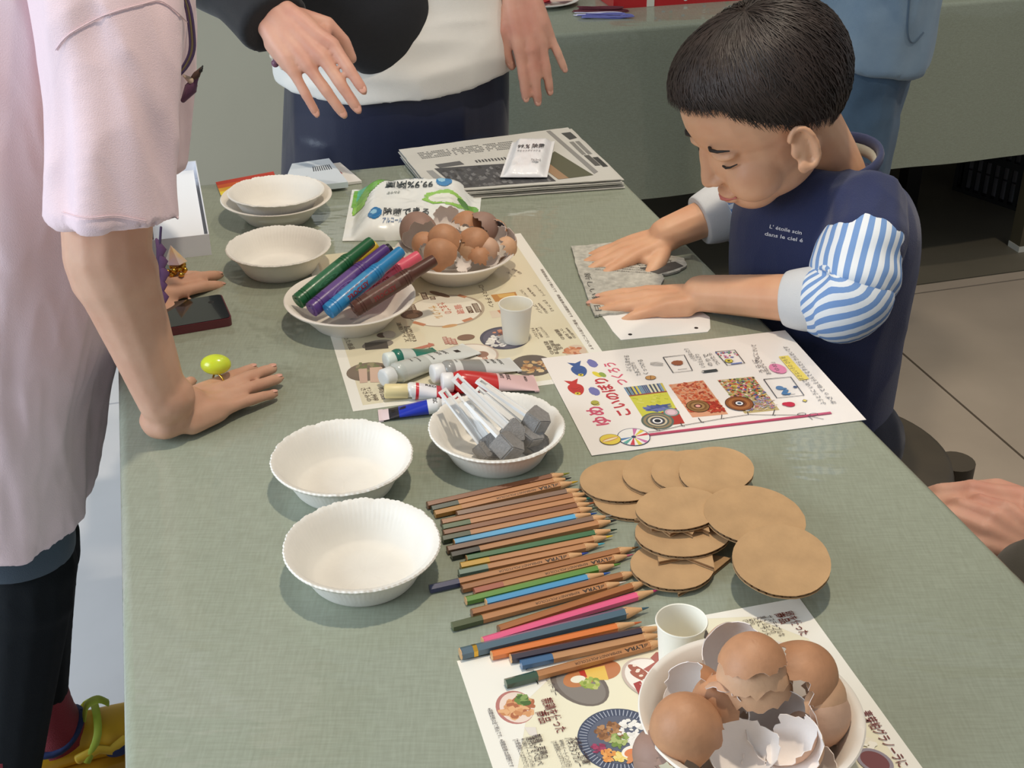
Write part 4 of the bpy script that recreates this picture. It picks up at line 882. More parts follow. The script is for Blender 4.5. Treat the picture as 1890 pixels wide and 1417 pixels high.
# ------------------------------------------------------------------ eggshells
EGG = [mat('eggshell_brown', (184, 134, 98), .55, var=.12, vscale=60, bump=.15, bscale=260), mat('eggshell_tan', (208, 164, 128), .55, var=.10, vscale=60, bump=.15, bscale=260), mat('eggshell_pale', (202, 164, 138), .55, var=.10, vscale=50, bump=.15, bscale=260), mat('eggshell_grey', (150, 120, 106), .6, var=.1, vscale=50)]
M_MEM = mat('egg_membrane', (240, 232, 226), .6, var=.04, vscale=40, bump=.2, bscale=120)
def shell(center, axis, cut, jag, seed, label, col=0, r=.0215, ln=1.22, group=None, cat='eggshell', span=2 * PI):
    """broken shell: dome of polar angle cut around axis, ragged edge"""
    rnd = random.Random(seed); nu, nv = 46, 12; full = span > 6.2; amp = [rnd.uniform(-1, 1) for _ in range(9)]; ph = [rnd.uniform(0, 6.3) for _ in range(9)]
    def edge(g):
        s_ = sum(amp[k] * math.sin((k + 1) * g + ph[k]) for k in range(9)) / 3.0; s_ += .45 * rnd.uniform(-1, 1); return max(.15, min(2.9, cut + jag * s_))
    ed = [edge(span * i / nu) for i in range(nu + (0 if full else 1))]; m = len(ed); th = .00045
    def P(t, g, rr): return V((rr * math.sin(t) * math.cos(g), rr * math.sin(t) * math.sin(g), rr * ln * math.cos(t)))
    def surf(rr, flip, extra):
        vs = [P(.0001, 0, rr)]; fs = []
        for j in range(1, nv + 1):
            for i in range(m):
                t = ed[i] * (j / nv) ** .85; k = (1 + .004 * noise.noise(V((j * .7, i * .5, seed)))); vs.append(P(t, span * i / nu, rr) * k)
        if extra:
            for i in range(m): vs.append(P(ed[i] * .999, span * i / nu, r + .00005))
        lim = m if full else m - 1
        for i in range(lim): fs.append((0, 1 + i, 1 + (i + 1) % m))
        for j in range(nv - 1 + (1 if extra else 0)):
            for i in range(lim): a = 1 + j * m + i; b = 1 + j * m + (i + 1) % m; fs.append((a, a + m, b + m, b))
        if flip: fs = [f[::-1] for f in fs]
        return vs, fs
    Z = V(axis).normalized(); X = Z.orthogonal().normalized(); X = (Matrix.Rotation(rnd.uniform(0, 6.3), 3, Z) @ X); Y = Z.cross(X)
    mtx = Matrix(((X.x, Y.x, Z.x, center[0]), (X.y, Y.y, Z.y, center[1]), (X.z, Y.z, Z.z, center[2]), (0, 0, 0, 1)))
    vs, fs = surf(r, False, False); mb = MB(); mb.add(vs, fs); o = obj('eggshell', mb, EGG[col], sm=50); o.matrix_basis = mtx; tag(o, label, cat, group)
    vs, fs = surf(r - th, True, True); mb = MB(); mb.add(vs, fs); obj('membrane', mb, M_MEM, o, sm=60)
    return o
TOC = V((-.05, -.75, .6))  # roughly towards the viewer's side
G1 = 'eggshells heaped in the deep near bowl'; G2 = 'eggshells in the far bowl'
def es(px, py, h, axis, cut, jag, seed, label, col=0, g=G1, **k): return shell(TP(px, py, T + h), axis, cut, jag, seed, label, col, group=g, **k)
# bottom layer, then the ones on top
es(1500, 1345, .032, (.3, .2, .5), 1.5, .25, 20, 'brown shell standing at the right inside wall of the deep bowl', 2)
es(1310, 1290, .030, (-.2, .3, -.9), 1.5, .25, 21, 'shell under the white-lined one at the left of the deep bowl', 0)
es(1430, 1290, .026, (.1, .3, -1), 1.5, .2, 22, 'shell at the bottom centre of the deep bowl heap', 2)
es(1345, 1395, .026, (0, .2, -1), 1.4, .2, 23, 'shell lowest at the near side of the deep bowl', 1)
es(1276, 1280, .054, (.55, .25, -.35), 1.75, .22, 24, 'open shell with white lining at the left of the deep bowl', 0, r=.0225)
es(1268, 1352, .054, (-.25, -.15, .9), 1.55, .22, 25, 'large speckled brown dome at the lower left of the heap', 0, r=.0255)
es(1236, 1398, .036, (-.7, .2, .2), 1.3, .25, 26, 'greyish shell edge at the lower left rim of the deep bowl', 3)
es(1242, 1408, .033, (-.75, .1, .1), 1.25, .3, 27, 'greyish shell nested outside another at the lower left rim', 3, r=.0225)
es(1393, 1272, .066, (-.12, .1, 1), 1.55, .16, 28, 'innermost shell of the tall nested stack in the deep bowl', 1, r=.0262, ln=1.30)
es(1392, 1262, .072, (-.12, .1, 1), 1.35, .14, 29, 'middle tan shell of the tall nested stack', 1, r=.0266, ln=1.30)
es(1390, 1253, .078, (-.12, .1, 1), 1.02, .12, 30, 'outermost brown cap on top of the tall nested stack', 0, r=.0270, ln=1.30)
es(1362, 1212, .068, (-.2, .8, -.35), 1.2, .2, 31, 'pale shell behind the tall stack showing its white lining', 2, r=.025)
es(1462, 1262, .068, (.8, .35, .45), 1.45, .2, 32, 'curved brown shell leaning on the right of the tall stack', 0, r=.028, span=3.6)
es(1478, 1290, .056, (.75, -.1, .2), 1.4, .2, 33, 'tan shell nested right of the tall stack', 1, r=.026)
es(1482, 1316, .048, (.75, -.1, .1), 1.4, .2, 34, 'second tan shell nested right of the tall stack', 2, r=.027)
es(1440, 1342, .056, (.35, .3, -.5), 1.55, .2, 35, 'open shell with grey-white hollow near the centre of the heap', 2, r=.0255)
es(1372, 1372, .056, (-.05, .30, -.75), 1.35, .25, 36, 'bright white open shell nearest the middle of the heap', 2, r=.0250)
es(1478, 1412, .042, (.1, .35, -.8), 1.35, .2, 37, 'pinkish white open shell at the near right of the heap', 2, r=.0245)
es(1420, 1402, .040, (.2, .2, -.9), 1.2, .3, 38, 'broken shell piece wedged below the white open shell', 1)
# far bowl
def ef(x, y, h, axis, cut, jag, seed, label, col=0, **k): return es(*c0(x, y), h, axis, cut, jag, seed, label, col, G2, **k)
ef(1280, 615, .048, (-.30, .75, .35), 1.75, .15, 50, 'big open shell with a grey-brown hollow at the left of the far bowl', 3, r=.0245)
ef(1440, 680, .046, (-.3, -.3, .8), 1.5, .2, 51, 'round brown dome in the middle of the far bowl', 0, r=.0225)
ef(1420, 755, .036, (-.3, -.5, .7), 1.5, .15, 52, 'smooth brown dome at the near side of the far bowl', 0, r=.0225)
ef(1445, 545, .050, (0, .8, -.3), 1.1, .3, 53, 'white-lined shell piece at the back of the far bowl', 1, r=.022)
ef(1560, 600, .044, (.3, .4, .8), 1.4, .2, 54, 'brown shell behind the dome in the far bowl', 0, r=.021)
ef(1640, 600, .048, (.7, .3, .3), 1.5, .2, 55, 'dusky shell leaning at the right back of the far bowl', 3, r=.0225)
ef(1760, 670, .040, (.4, .45, -.5), 1.5, .25, 56, 'open cracked shell at the right of the far bowl', 2, r=.0225)
ef(1600, 690, .038, (.5, -.2, .5), 1.5, .3, 57, 'cracked brown shell right of the dome in the far bowl', 0, r=.0215)
ef(1590, 720, .032, (.2, -.5, .5), 1.3, .3, 58, 'shell piece low in the front of the far bowl', 1, r=.019)
ef(1680, 730, .030, (.3, -.4, .6), 1.1, .3, 59, 'shell chip low at the right front of the far bowl', 2, r=.018)
ef(1545, 790, .030, (0, .6, -.5), .8, .25, 60, 'small white chip at the front rim of the far bowl', 1, r=.015)
ef(1700, 745, .034, (.2, .5, -.6), .8, .3, 61, 'small pale chip among the cracked shells of the far bowl', 1, r=.016)
ef(1250, 740, .022, (-.2, .2, -1), 1.3, .2, 62, 'shell at the bottom left of the far bowl', 2, r=.021)

ef(1500, 640, .052, (.1, .6, -.6), .9, .35, 70, 'white-lined chip lying on the domes of the far bowl', 1, r=.017)
ef(1650, 665, .050, (-.3, .5, -.5), .9, .35, 71, 'ragged pale chip on top at the right of the far bowl', 2, r=.018)
ef(1720, 620, .046, (.5, .5, .1), 1.1, .35, 72, 'brown ragged chip at the right back of the far bowl', 0, r=.018)
ef(1785, 720, .034, (.5, -.3, .5), .9, .35, 73, 'tan chip by the right rim of the far bowl', 1, r=.017)
ef(1330, 700, .040, (-.5, -.2, .6), 1.0, .35, 74, 'brown chip in front of the grey hollow shell of the far bowl', 0, r=.018)
ef(1640, 775, .028, (.1, -.6, .6), .9, .35, 75, 'brown chip at the near right of the far bowl', 0, r=.016)
es(1345, 1300, .052, (-.6, -.3, .4), 1.0, .3, 81, 'brown shell flake left of the tall stack', 0, r=.024)
es(1450, 1372, .062, (.5, .2, -.4), 1.2, .25, 82, 'shell nested inside the grey-white hollow', 1, r=.0235)
es(1320, 1325, .058, (.5, .5, .4), .9, .3, 83, 'white-edged flake between the speckled dome and the stack', 2, r=.022)

# ------------------------------------------------------------------ wipes packs, newspaper, boxes, phone
def pillow_pack(name, label, corners, thick, m, edge=.012, seed=0, nx=84, ny=64, rough=.0016):
    """sealed film pack: corners TL,TR,BR,BL world points at table height; puffed middle, flat crimped ends"""
    TL, TR, BR_, BL_ = [V(c) for c in corners]; c0_ = (TL + TR + BR_ + BL_) / 4; X = ((TR - TL) + (BR_ - BL_)).normalized()
    t = thing(name, label, 'wipes pack', mtx=basis(X, (0, 0, 1), c0_)); Mi = t.matrix_basis.inverted()
    def P(u, v):
        a = TL.lerp(TR, u).lerp(BL_.lerp(BR_, u), v); return Mi @ a
    def hgt(u, v):
        e = min(u, 1 - u) * 2; f = min(v, 1 - v) * 2; a = max(0, min(1, (e - .10) / .35)); b = min(1, f / .30)
        h = thick * (a * a * (3 - 2 * a)) ** .7 * (1 - (1 - b) ** 2.2) ** .6
        return h + .0014 + rough * a * noise.noise(V((u * 7 + seed, v * 6, 0))) + rough * .5 * abs(noise.noise(V((u * 15, v * 12 + seed, 3))))
    mb = MB(); n = (nx + 1) * (ny + 1)
    for top in (1, 0):
        for j in range(ny + 1):
            for i in range(nx + 1):
                u, v = i / nx, j / ny; p = P(u, v); mb.v.append((p.x, p.y, hgt(u, v) if top else 0.0006))
    for j in range(ny):
        for i in range(nx):
            a = j * (nx + 1) + i; q = (a, a + nx + 1, a + nx + 2, a + 1); mb.f.append(q); mb.c.append(None); mb.f.append(tuple(n + k for k in q[::-1])); mb.c.append(None)
    rim_ = [i for i in range(nx + 1)] + [j * (nx + 1) + nx for j in range(1, ny + 1)] + [ny * (nx + 1) + i for i in range(nx - 1, -1, -1)] + [j * (nx + 1) for j in range(ny - 1, 0, -1)]
    for k in range(len(rim_)): a, b = rim_[k], rim_[(k + 1) % len(rim_)]; mb.f.append((a, b, n + b, n + a)); mb.c.append(None)
    obj('film', mb, m, t, sm=50)
    pr = MB()
    def dec(polys):   # polys: list of (list of (u,v), colour) draped on the film
        for pts, c, lay in polys:
            vs = []
            for (u, v) in pts: p = P(u, v); vs.append((p.x, p.y, hgt(u, v) + .0007 + .00015 * lay))
            pr.add(vs, [tuple(range(len(vs)))], lin(c))
    def grid(poly, c, lay=0, step=.02):   # fill a polygon by small draped cells
        us = [p[0] for p in poly]; vs_ = [p[1] for p in poly]
        def inside(x, y):
            r = False; k = len(poly) - 1
            for q in range(len(poly)):
                (xa, ya), (xb, yb) = poly[q], poly[k]
                if (ya > y) != (yb > y) and x < (xb - xa) * (y - ya) / (yb - ya) + xa: r = not r
                k = q
            return r
        u = min(us)
        while u < max(us):
            v = min(vs_)
            while v < max(vs_):
                if inside(u + step / 2, v + step / 2): dec([([(u, v), (u, v + step), (u + step, v + step), (u + step, v)], c, lay)])
                v += step
            u += step
    def txt(st, u, v, w_, h_, c, lay=1, flip=False):
        vs, fs, x0, x1 = text_geo(st, .015); out = []
        for (x, y) in vs:
            a = (x - x0) / (x1 - x0); b = y
            uu = u + (w_ * (1 - a) if flip else w_ * a); vv = v + (h_ * b if flip else -h_ * b); p = P(uu, vv); out.append((p.x, p.y, hgt(max(0, min(1, uu)), max(0, min(1, vv))) + .0009 + .0002 * lay))
        pr.add(out, fs if not flip else fs, lin(c))
    return t, grid, txt, pr
M_FILM = mat('white_film', (238, 240, 236), .30, coat=.3, bump=.1, bscale=40)
def blob(u, v, r, rv, n=20, j=0.0): return [(u + r * math.cos(2 * PI * k / n) * (1 + j * math.sin(k * 2.3)), v + rv * math.sin(2 * PI * k / n) * (1 + j * math.cos(k * 1.7))) for k in range(n)]
t, grid, txt, pr = pillow_pack('wet_wipes_pack', 'white and green pack of wet wipes lying behind the eggshell bowl', [TP(650, 352), TP(890, 352), TP(880, 442), TP(632, 446)], .024, M_FILM, seed=2, rough=.0030)
GR = (120, 184, 62)
grid([(.02, .04), (.34, .04), (.26, .14), (.16, .34), (.10, .50), (.03, .50)], GR, 0, .015); grid([(.05, .05), (.16, .05), (.10, .18), (.05, .28)], (84, 196, 160), 1, .012); grid([(.04, .40), (.16, .36), (.13, .52), (.04, .54)], (150, 206, 80), 1, .012)
grid(blob(.75, .50, .17, .15, j=.1), (150, 204, 92), 0, .012); grid(blob(.74, .52, .12, .10), (236, 238, 228), 1, .012); grid(blob(.88, .48, .045, .07), (84, 140, 60), 2, .010); grid(blob(.95, .46, .04, .07), (110, 170, 70), 2, .010)
grid(blob(.72, .16, .06, .085), (44, 128, 186), 2, .008); grid(blob(.70, .14, .03, .035), (150, 200, 226), 3, .008); grid(blob(.235, .80, .052, .10), (44, 120, 176), 2, .008); grid(blob(.225, .775, .025, .04), (150, 200, 226), 3, .008)
txt('99.9%除菌', .28, .17, .36, .16, (52, 60, 62), 2, True); txt('ウェットティッシュ', .36, .085, .20, .05, (52, 84, 120), 2, True); txt('さわやか', .30, .40, .10, .05, (70, 84, 70), 2, True)
txt('除菌できる', .30, .85, .34, .15, (52, 56, 58), 2); txt('アルコールタイプ', .30, .93, .24, .05, (44, 90, 140), 2)
obj('printed_design', pr, print_mat('film_print', .3, .3), t)

# newspaper: folded sheets stacked, slightly offset and curled
M_NEWS = mat('newsprint', (196, 194, 186), .8, var=.03, vscale=20)
NP = [TP(737, 292), TP(1048, 251), TP(1146, 348), TP(800, 372)]  # TL TR BR BL
nt_ = thing('newspaper_stack', 'folded newspaper pages stacked at the far end of the table', 'newspaper', mtx=basis(NP[2] - NP[3], (0, 0, 1), (NP[0] + NP[1] + NP[2] + NP[3]) / 4))
nMi = nt_.matrix_basis.inverted(); NL = [nMi @ p for p in NP]
def npt(u, v, k=0.0):
    p = NL[0].lerp(NL[1], u).lerp(NL[3].lerp(NL[2], u), v); return p * (1 + k)
def nh(u, v, s_): return .0010 * noise.noise(V((u * 3 + s_, v * 3, s_))) + .004 * max(0, u - .8) * math.sin(v * 9 + s_) * .5
NLAY = 7
for s_ in range(NLAY):
    mb = MB(); nx, ny = 26, 14; dx, dy, k = random.uniform(-.004, .008), random.uniform(-.006, .005), random.uniform(-.02, .03); z = .0012 + .0021 * s_
    if s_ == NLAY - 1: dx = dy = k = 0
    for top in (1, 0):
        for j in range(ny + 1):
            for i in range(nx + 1):
                u, v = i / nx, j / ny; p = npt(u, v, k); jag = .0012 * noise.noise(V((u * 30, v * 30, s_))) if i in (0, nx) or j in (0, ny) else 0
                mb.v.append((p.x + dx + jag, p.y + dy + jag, z + (nh(u, v, s_ * .13) if s_ > 2 else 0) + (.0011 if top else 0)))
    n = (nx + 1) * (ny + 1)
    for j in range(ny):
        for i in range(nx):
            a = j * (nx + 1) + i; q = (a, a + nx + 1, a + nx + 2, a + 1); mb.f += [q, tuple(n + e for e in q[::-1])]; mb.c += [None, None]
    rim_ = [i for i in range(nx + 1)] + [j * (nx + 1) + nx for j in range(1, ny + 1)] + [ny * (nx + 1) + i for i in range(nx - 1, -1, -1)] + [j * (nx + 1) for j in range(ny - 1, 0, -1)]
    for q in range(len(rim_)): a, b = rim_[q], rim_[(q + 1) % len(rim_)]; mb.f.append((a, b, n + b, n + a)); mb.c.append(None)
    obj('newspaper_page', mb, M_NEWS, nt_, sm=50)
ztop = .0012 + .0021 * (NLAY - 1) + .0011
mb = MB()
def nq(pts, c, lay=0, sub=10):
    """quad in page coords, subdivided so it follows the page"""
    (a, b, c_, d) = [V((p[0], p[1], 0)) for p in pts]; g = []
    for j in range(sub + 1):
        for i in range(sub + 1):
            q = a.lerp(b, i / sub).lerp(d.lerp(c_, i / sub), j / sub); p = npt(q.x, q.y); g.append((p.x, p.y, ztop + nh(q.x, q.y, (NLAY - 1) * .13) + .0003 + .00012 * lay))
    mb.add(g, [(j * (sub + 1) + i, (j + 1) * (sub + 1) + i, (j + 1) * (sub + 1) + i + 1, j * (sub + 1) + i + 1) for j in range(sub) for i in range(sub)], lin(c))
nq([(.10, .52), (.64, .58), (.66, .96), (.14, .96)], (74, 74, 76), 0)
for _ in range(160):
    u, v = random.uniform(.12, .62), random.uniform(.57, .93); s_ = random.uniform(.008, .022); c = random.randint(56, 128); nq([(u, v), (u + s_, v - .02), (u + s_ * 1.3, v + .03), (u + .003, v + .04)], (c, c, c), 1, 2)
nq([(.66, .60), (.80, .42), (.88, .90), (.68, .93)], (92, 92, 72), 0); nq([(.66, .7), (.71, .62), (.74, .92), (.68, .93)], (160, 130, 100), 1)
nq([(.05, .55), (.085, .55), (.12, .92), (.07, .92)], (150, 150, 148), 0); nq([(.12, .44), (.26, .42), (.27, .50), (.13, .52)], (96, 96, 96), 0)
nq([(.86, .02), (.885, .02), (.92, .85), (.89, .88)], (140, 138, 134), 0); nq([(.93, .1), (.985, .1), (.99, .22), (.94, .24)], (70, 70, 68), 1); nq([(.93, .55), (.96, .55), (.965, .75), (.935, .75)], (90, 88, 84), 1); nq([(.965, .6), (.995, .6), (.998, .78), (.97, .78)], (60, 60, 58), 1)
for k in range(44):
    for j in range(5):
        u = .08 + .0125 * k; v = .13 + .033 * j
        if random.random() < .8 and (k % 15) != 14: nq([(u, v), (u + .010, v), (u + .010, v + .016), (u, v + .016)], (120, 120, 118), 0, 1)
for k in range(16): nq([(.34 + .018 * k, .44 - .01 * (k % 2)), (.35 + .018 * k, .44), (.35 + .018 * k, .49), (.34 + .018 * k, .49)], (84, 84, 84), 0, 1)
for k in range(26):
    for j in range(2): u = .925 + .034 * j; v = .28 + .022 * k if j else .8 - .01 * k; nq([(u, .28 + .01 * k), (u + .026, .28 + .01 * k), (u + .026, .285 + .01 * k), (u, .285 + .01 * k)], (130, 128, 124), 0, 1)
obj('printed_columns', mb, M_PRINT, nt_)

zc = T + ztop + .003
t, grid, txt, pr = pillow_pack('tissue_packet', 'small white wet tissue packet lying on the newspapers', [TP(945, 264, zc), TP(1024, 262, zc), TP(1010, 328, zc), TP(923, 328, zc)], .011, mat('soft_film', (238, 238, 240), .32, coat=.3), seed=5, nx=60, ny=60, rough=.0012)
txt('99.% 除菌', .22, .40, .60, .14, (70, 70, 72)); txt('ウェットティッシュ', .24, .50, .52, .07, (110, 110, 112)); txt('アルコール', .60, .76, .22, .07, (90, 90, 92)); txt('10枚', .64, .82, .14, .06, (100, 120, 130))
obj('printed_design', pr, print_mat('film_print', .3, .3), t)

# white box with open top at the left
q = [TP(300, 472), TP(396, 468), TP(352, 314), TP(296, 320)]   # near-left, near-right, far-right, far-left on the table
X = (q[1] - q[2]); yv = (q[2] - q[1]); wb = .076; lb_ = .30
bx = thing('white_carton', 'open white paperboard box behind the pink sleeve, lid flap at its far end', 'box', mtx=basis(E1, (0, 0, 1), TP(391, 470) - E1 * wb))
M_CARTON = mat('white_carton_board', (226, 228, 234), .6)
hb, tk = .030, .0015
for nm, b in (('bottom', (0, wb, 0, lb_, 0, tk)), ('side_panel', (0, tk, 0, lb_, tk, hb)), ('side_panel', (wb - tk, wb, 0, lb_, tk, hb)), ('end_panel', (tk, wb - tk, 0, tk, tk, hb)), ('end_panel', (tk, wb - tk, lb_ - tk, lb_, tk, hb))):
    obj(nm, MB().box(*b), M_CARTON, bx)
fl = MB(); pts = [(.012, 0), (wb - .012, 0), (wb - .012, .022), (wb - .020, .034), (wb / 2, .038), (.020, .034), (.012, .022)]
fl.prism(pts, 0, tk, M=Matrix.Translation((0, lb_, hb)) @ Matrix.Rotation(1.25, 4, 'X')); obj('lid_flap', fl, M_CARTON, bx)
obj('inner_sleeve', MB().box(.004, wb - .006, .006, lb_ - .03, tk, hb - .004), mat('white_insert', (240, 242, 246), .55), bx)

# cards, colour strip sheet, phone
def card(pts, z, th, c, label, name, cat, extra=None):
    P_ = [TP(*p, z) for p in pts]; c_ = sum(P_, V()) / 4; t = thing(name, label, cat, mtx=basis(P_[1] - P_[0], (0, 0, 1), (c_.x, c_.y, z))); Mi = t.matrix_basis.inverted(); L_ = [Mi @ p for p in P_]
    obj('board', MB().prism([(p.x, p.y) for p in L_], 0.0002, th), mat(name + '_stock', c, .5), t)
    if extra:
        mb = MB()
        def at(u, v): p = L_[0].lerp(L_[1], u).lerp(L_[3].lerp(L_[2], u), v); return (p.x, p.y)
        extra(mb, at, th); obj('printed_design', mb, M_PRINT, t)
    return t
def ex1(mb, at, th):
    for k in range(9): a = at(.52 + .045 * k, .55); b = at(.54 + .045 * k, .55); c = at(.54 + .045 * k, .75); d = at(.52 + .045 * k, .75); mb.add([(p[0], p[1], th + .0002) for p in (a, b, c, d)], [(0, 1, 2, 3)], lin((50, 54, 60)))
    p = at(.12, .35); put_text(mb, 'ABCDE', p[0], p[1], .008, 0, th + .0002, lin((60, 62, 70)))
def ex2(mb, at, th):
    for (u, v, w_) in ((.55, .8, .2), (.70, .45, .12)): mb.add([(*at(u, v), th + .0002), (*at(u + w_, v), th + .0002), (*at(u + w_, v + .1), th + .0002), (*at(u, v + .1), th + .0002)], [(0, 1, 2, 3)], lin((190, 60, 50)))
card([(560, 352), (668, 338), (628, 304), (545, 316)], T + .0004, .004, (230, 226, 220), 'white card with red marks beneath the pale blue booklet', 'printed_card', 'card', ex2)
card([(520, 360), (643, 346), (608, 302), (540, 312)], T + .0048, .009, (206, 214, 220), 'pale blue booklet behind the nested bowls', 'booklet', 'booklet', ex1)
def ex3(mb, at, th):
    cs = [(198, 60, 40), (216, 96, 40), (226, 170, 50), (240, 216, 60), (110, 160, 60)]
    for k, c in enumerate(cs):
        v0, v1 = 1 - k * .18, 1 - (k + 1) * .18; mb.add([(*at(0.0, v1), th + .0002), (*at(1, v1), th + .0002), (*at(1, v0), th + .0002), (*at(0.0, v0), th + .0002)], [(0, 1, 2, 3)], lin(c))
card([(412, 372), (520, 352), (505, 318), (398, 338)], T + .0004, .0015, (232, 226, 210), 'sheet with red, orange and yellow stripes under the nested bowls', 'colour_sheet', 'sheet', ex3)

X = TP(428, 588) - TP(250, 618); X.normalize(); pl = .148; pwid = .072
ph = thing('smartphone', 'dark smartphone in a deep red case lying by the white wrist', 'phone', mtx=basis(X, (0, 0, 1), TP(430, 601) - X * pl))
ph['label'] = 'dark smartphone in a deep red case lying between the two pink-sleeved hands'
def rrect(w_, h_, r, n=6):
    out = []
    for cx, cy, a0 in ((w_ - r, r, -PI / 2), (w_ - r, h_ - r, 0), (r, h_ - r, PI / 2), (r, r, PI)):
        for k in range(n + 1): a = a0 + PI / 2 * k / n; out.append((cx + r * math.cos(a), cy + r * math.sin(a)))
    return out
obj('case', MB().prism(rrect(pl, pwid, .006), 0.0003, .0105), mat('phone_case', (88, 24, 34), .35, coat=.3), ph, sm=40)
sc_ = obj('screen', MB().prism([(x + .0015, y + .0015) for x, y in rrect(pl - .003, pwid - .003, .005)], .0100, .0112), mat('phone_glass', (26, 27, 24), .08, coat=.6, coat_r=.02), ph, sm=40)
for (x, y, r) in ((pl - .016, pwid * .72, .004), (.03, pwid * .5, .010)): o = obj('camera_lens' if r < .005 else 'reflection_ring', MB().lathe([(.0001, 0), (r * .8, 0), (r, .0003), (r * .8, .0006), (.0001, .0006)], 20, closed=True), M_BLACK, sc_); o.location = (x, y, .0108); o.name = 'lens'  # larger disc is a screen reflection modelled as a part, smaller one the lens

# sheet of old newspaper and paper under the boy's hands
pp = thing('punched_paper', 'white sheet with two punched holes under the child\'s hands', 'paper', mtx=basis(TP(1308, 622) - TP(1150, 640), (0, 0, 1), TP(1230, 600))); Mi = pp.matrix_basis.inverted()
L_ = [Mi @ TP(*p) for p in ((1088, 556), (1118, 592), (1131, 612), (1146, 628), (1306, 613), (1311, 607), (1310, 586), (1272, 560), (1200, 520), (1100, 530))]
obj('sheet', MB().prism([(p.x, p.y) for p in L_], .0002, .0006), M_PAPER, pp)
hm = MB().lathe([(.0001, 0), (.0024, 0), (.0024, .0001), (.0001, .0001)], 16, closed=True).mesh('hole')
for p in ((1163, 618), (1285, 606)): q = Mi @ TP(*p); o = obj('hole', hm, M_BLACK, pp); o.location = (q.x, q.y, .0007)
npc = [(1054, 456), (1140, 449), (1172, 462), (1262, 478), (1268, 492), (1246, 504), (1222, 508), (1226, 516), (1200, 560), (1196, 572), (1108, 582), (1098, 584), (1090, 566), (1078, 532), (1066, 500)]
c_ = TP(1160, 510, T + .0008); tn = thing('torn_newspaper', 'torn crumpled piece of newspaper under the child\'s hands', 'newspaper', (c_.x, c_.y, T + .0008))
def jagp(pts, n=6):
    out = []
    for i in range(len(pts)):
        a, b = V((*pts[i], 0)), V((*pts[(i + 1) % len(pts)], 0))
        for k in range(n): q = a.lerp(b, k / n); j = 1.0; out.append((q.x + random.uniform(-j, j), q.y + random.uniform(-j, j)))
    return out
L_ = [TP(*p, T + .002) - V((c_.x, c_.y, 0)) for p in jagp(npc)]
obj('sheet', MB().prism([(p.x, p.y) for p in L_], .0002, .0030), mat('old_newsprint', (182, 180, 170), .85, var=.22, vscale=130, bump=.5, bscale=160), tn)
mb = MB(); 
def T2(p): q = TP(*p, T + .003); return (q.x - c_.x, q.y - c_.y)
for k in range(7): mb_ = [T2((1086 + 2 * k, 474 + 4.2 * k)), T2((1232 - 5 * k, 481 + 4.2 * k))]; put_text_fit(mb, '本日の天気は晴れのち曇り最高気温は二十四度の予想です', mb_[0][0], mb_[0][1], (V(mb_[1]) - V(mb_[0])).length, .0042, math.atan2(mb_[1][1] - mb_[0][1], mb_[1][0] - mb_[0][0]), .0034, lin((104, 102, 98)))
for (a, b, st) in (((1078, 505), (1100, 575), '新しい毎日'), ((1090, 470), (1240, 485), '記事の見出しと天気'), ((1090, 480), (1235, 498), '地域の話題くらし欄'), ((1095, 552), (1190, 566), '広告お知らせ掲示板')):
    A, B = V(T2(a)), V(T2(b)); d = B - A; put_text_fit(mb, st, A.x, A.y, d.length, .009, math.atan2(d.y, d.x), .0034, lin((90, 88, 84)))
A = T2((1190, 503)); pts = [T2(p) for p in ((1180, 496), (1246, 484), (1262, 492), (1240, 500), (1215, 507))]; m2_ = MB(); m2_.add([(x, y, .00335) for x, y in pts], [tuple(range(5))], lin((70, 70, 68))); obj('printed_picture', m2_, M_PRINT, tn)
obj('printed_columns', mb, M_PRINT, tn)

# ------------------------------------------------------------------ things on the back table
p = TP(1003, 17); p = V((p.x, p.y + .036, p.z)); pl_ = thing('paper_plate', 'white paper plate with red and pink scraps on the far table', 'plate', (p.x, p.y + .02, T))
obj('dish', MB().lathe([(.0001, .001), (.055, .001), (.075, .009), (.085, .011), (.0855, .0125), (.084, .0128), (.074, .0106), (.054, .0025), (.0001, .0025)], 56, closed=True), M_BOWL, pl_, sm=50)
cs = [(206, 40, 50), (226, 90, 120), (236, 150, 150), (190, 50, 90), (240, 200, 190)]
SCR = ['crimson paper scrap at the left of the far plate', 'pink paper scrap near the middle of the far plate', 'salmon paper scrap near the middle of the far plate', 'magenta paper scrap at the right of the far plate', 'pale peach paper scrap at the right of the far plate', 'bright red paper scrap on top at the near side of the far plate', 'rose paper scrap on top at the back of the far plate']
for k in range(7):
    a = (3.0, 1.5, 4.5, .3, -.4, 4.7, 1.6)[k]; r = (.045, .008, .010, .040, .045, .03, .03)[k]; o = obj('paper_scrap', MB().box(-.026, .026, -.010, .010, 0, .0008), mat('scrap_paper', ((186, 34, 48), (226, 96, 124), (232, 146, 128), (190, 50, 100), (238, 202, 186), (206, 40, 44), (214, 110, 130))[k], .6), None); o.location = (p.x + r * math.cos(a), p.y + .02 + r * math.sin(a), T + .006 + .0012 * k); o.rotation_euler = (random.uniform(-.1, .1), random.uniform(-.1, .1), random.uniform(0, 3))
    tag(o, SCR[k], 'paper scrap', 'red and pink scraps on the plate')
p = TP(922, 8); rbx = thing('gift_box', 'small red box left of the paper plate on the far table', 'box', (p.x - .04, p.y + .02, T), RZ)
M_RED = mat('red_giftwrap', (196, 34, 40), .35, coat=.4)
obj('box_body', MB().box(-.06, .06, 0, .09, 0, .035), M_RED, rbx); obj('ribbon', MB().box(.035, .047, -.0006, .0906, 0.001, .0358), M_WHITEP, rbx)
p = TP(1132, 17); q = TP(1330, 3); X = (q - p).normalized(); gb = thing('gift_box', 'long red patterned box on the far table behind the child\'s head', 'box', mtx=basis(X, (0, 0, 1), p)); Lg = .42
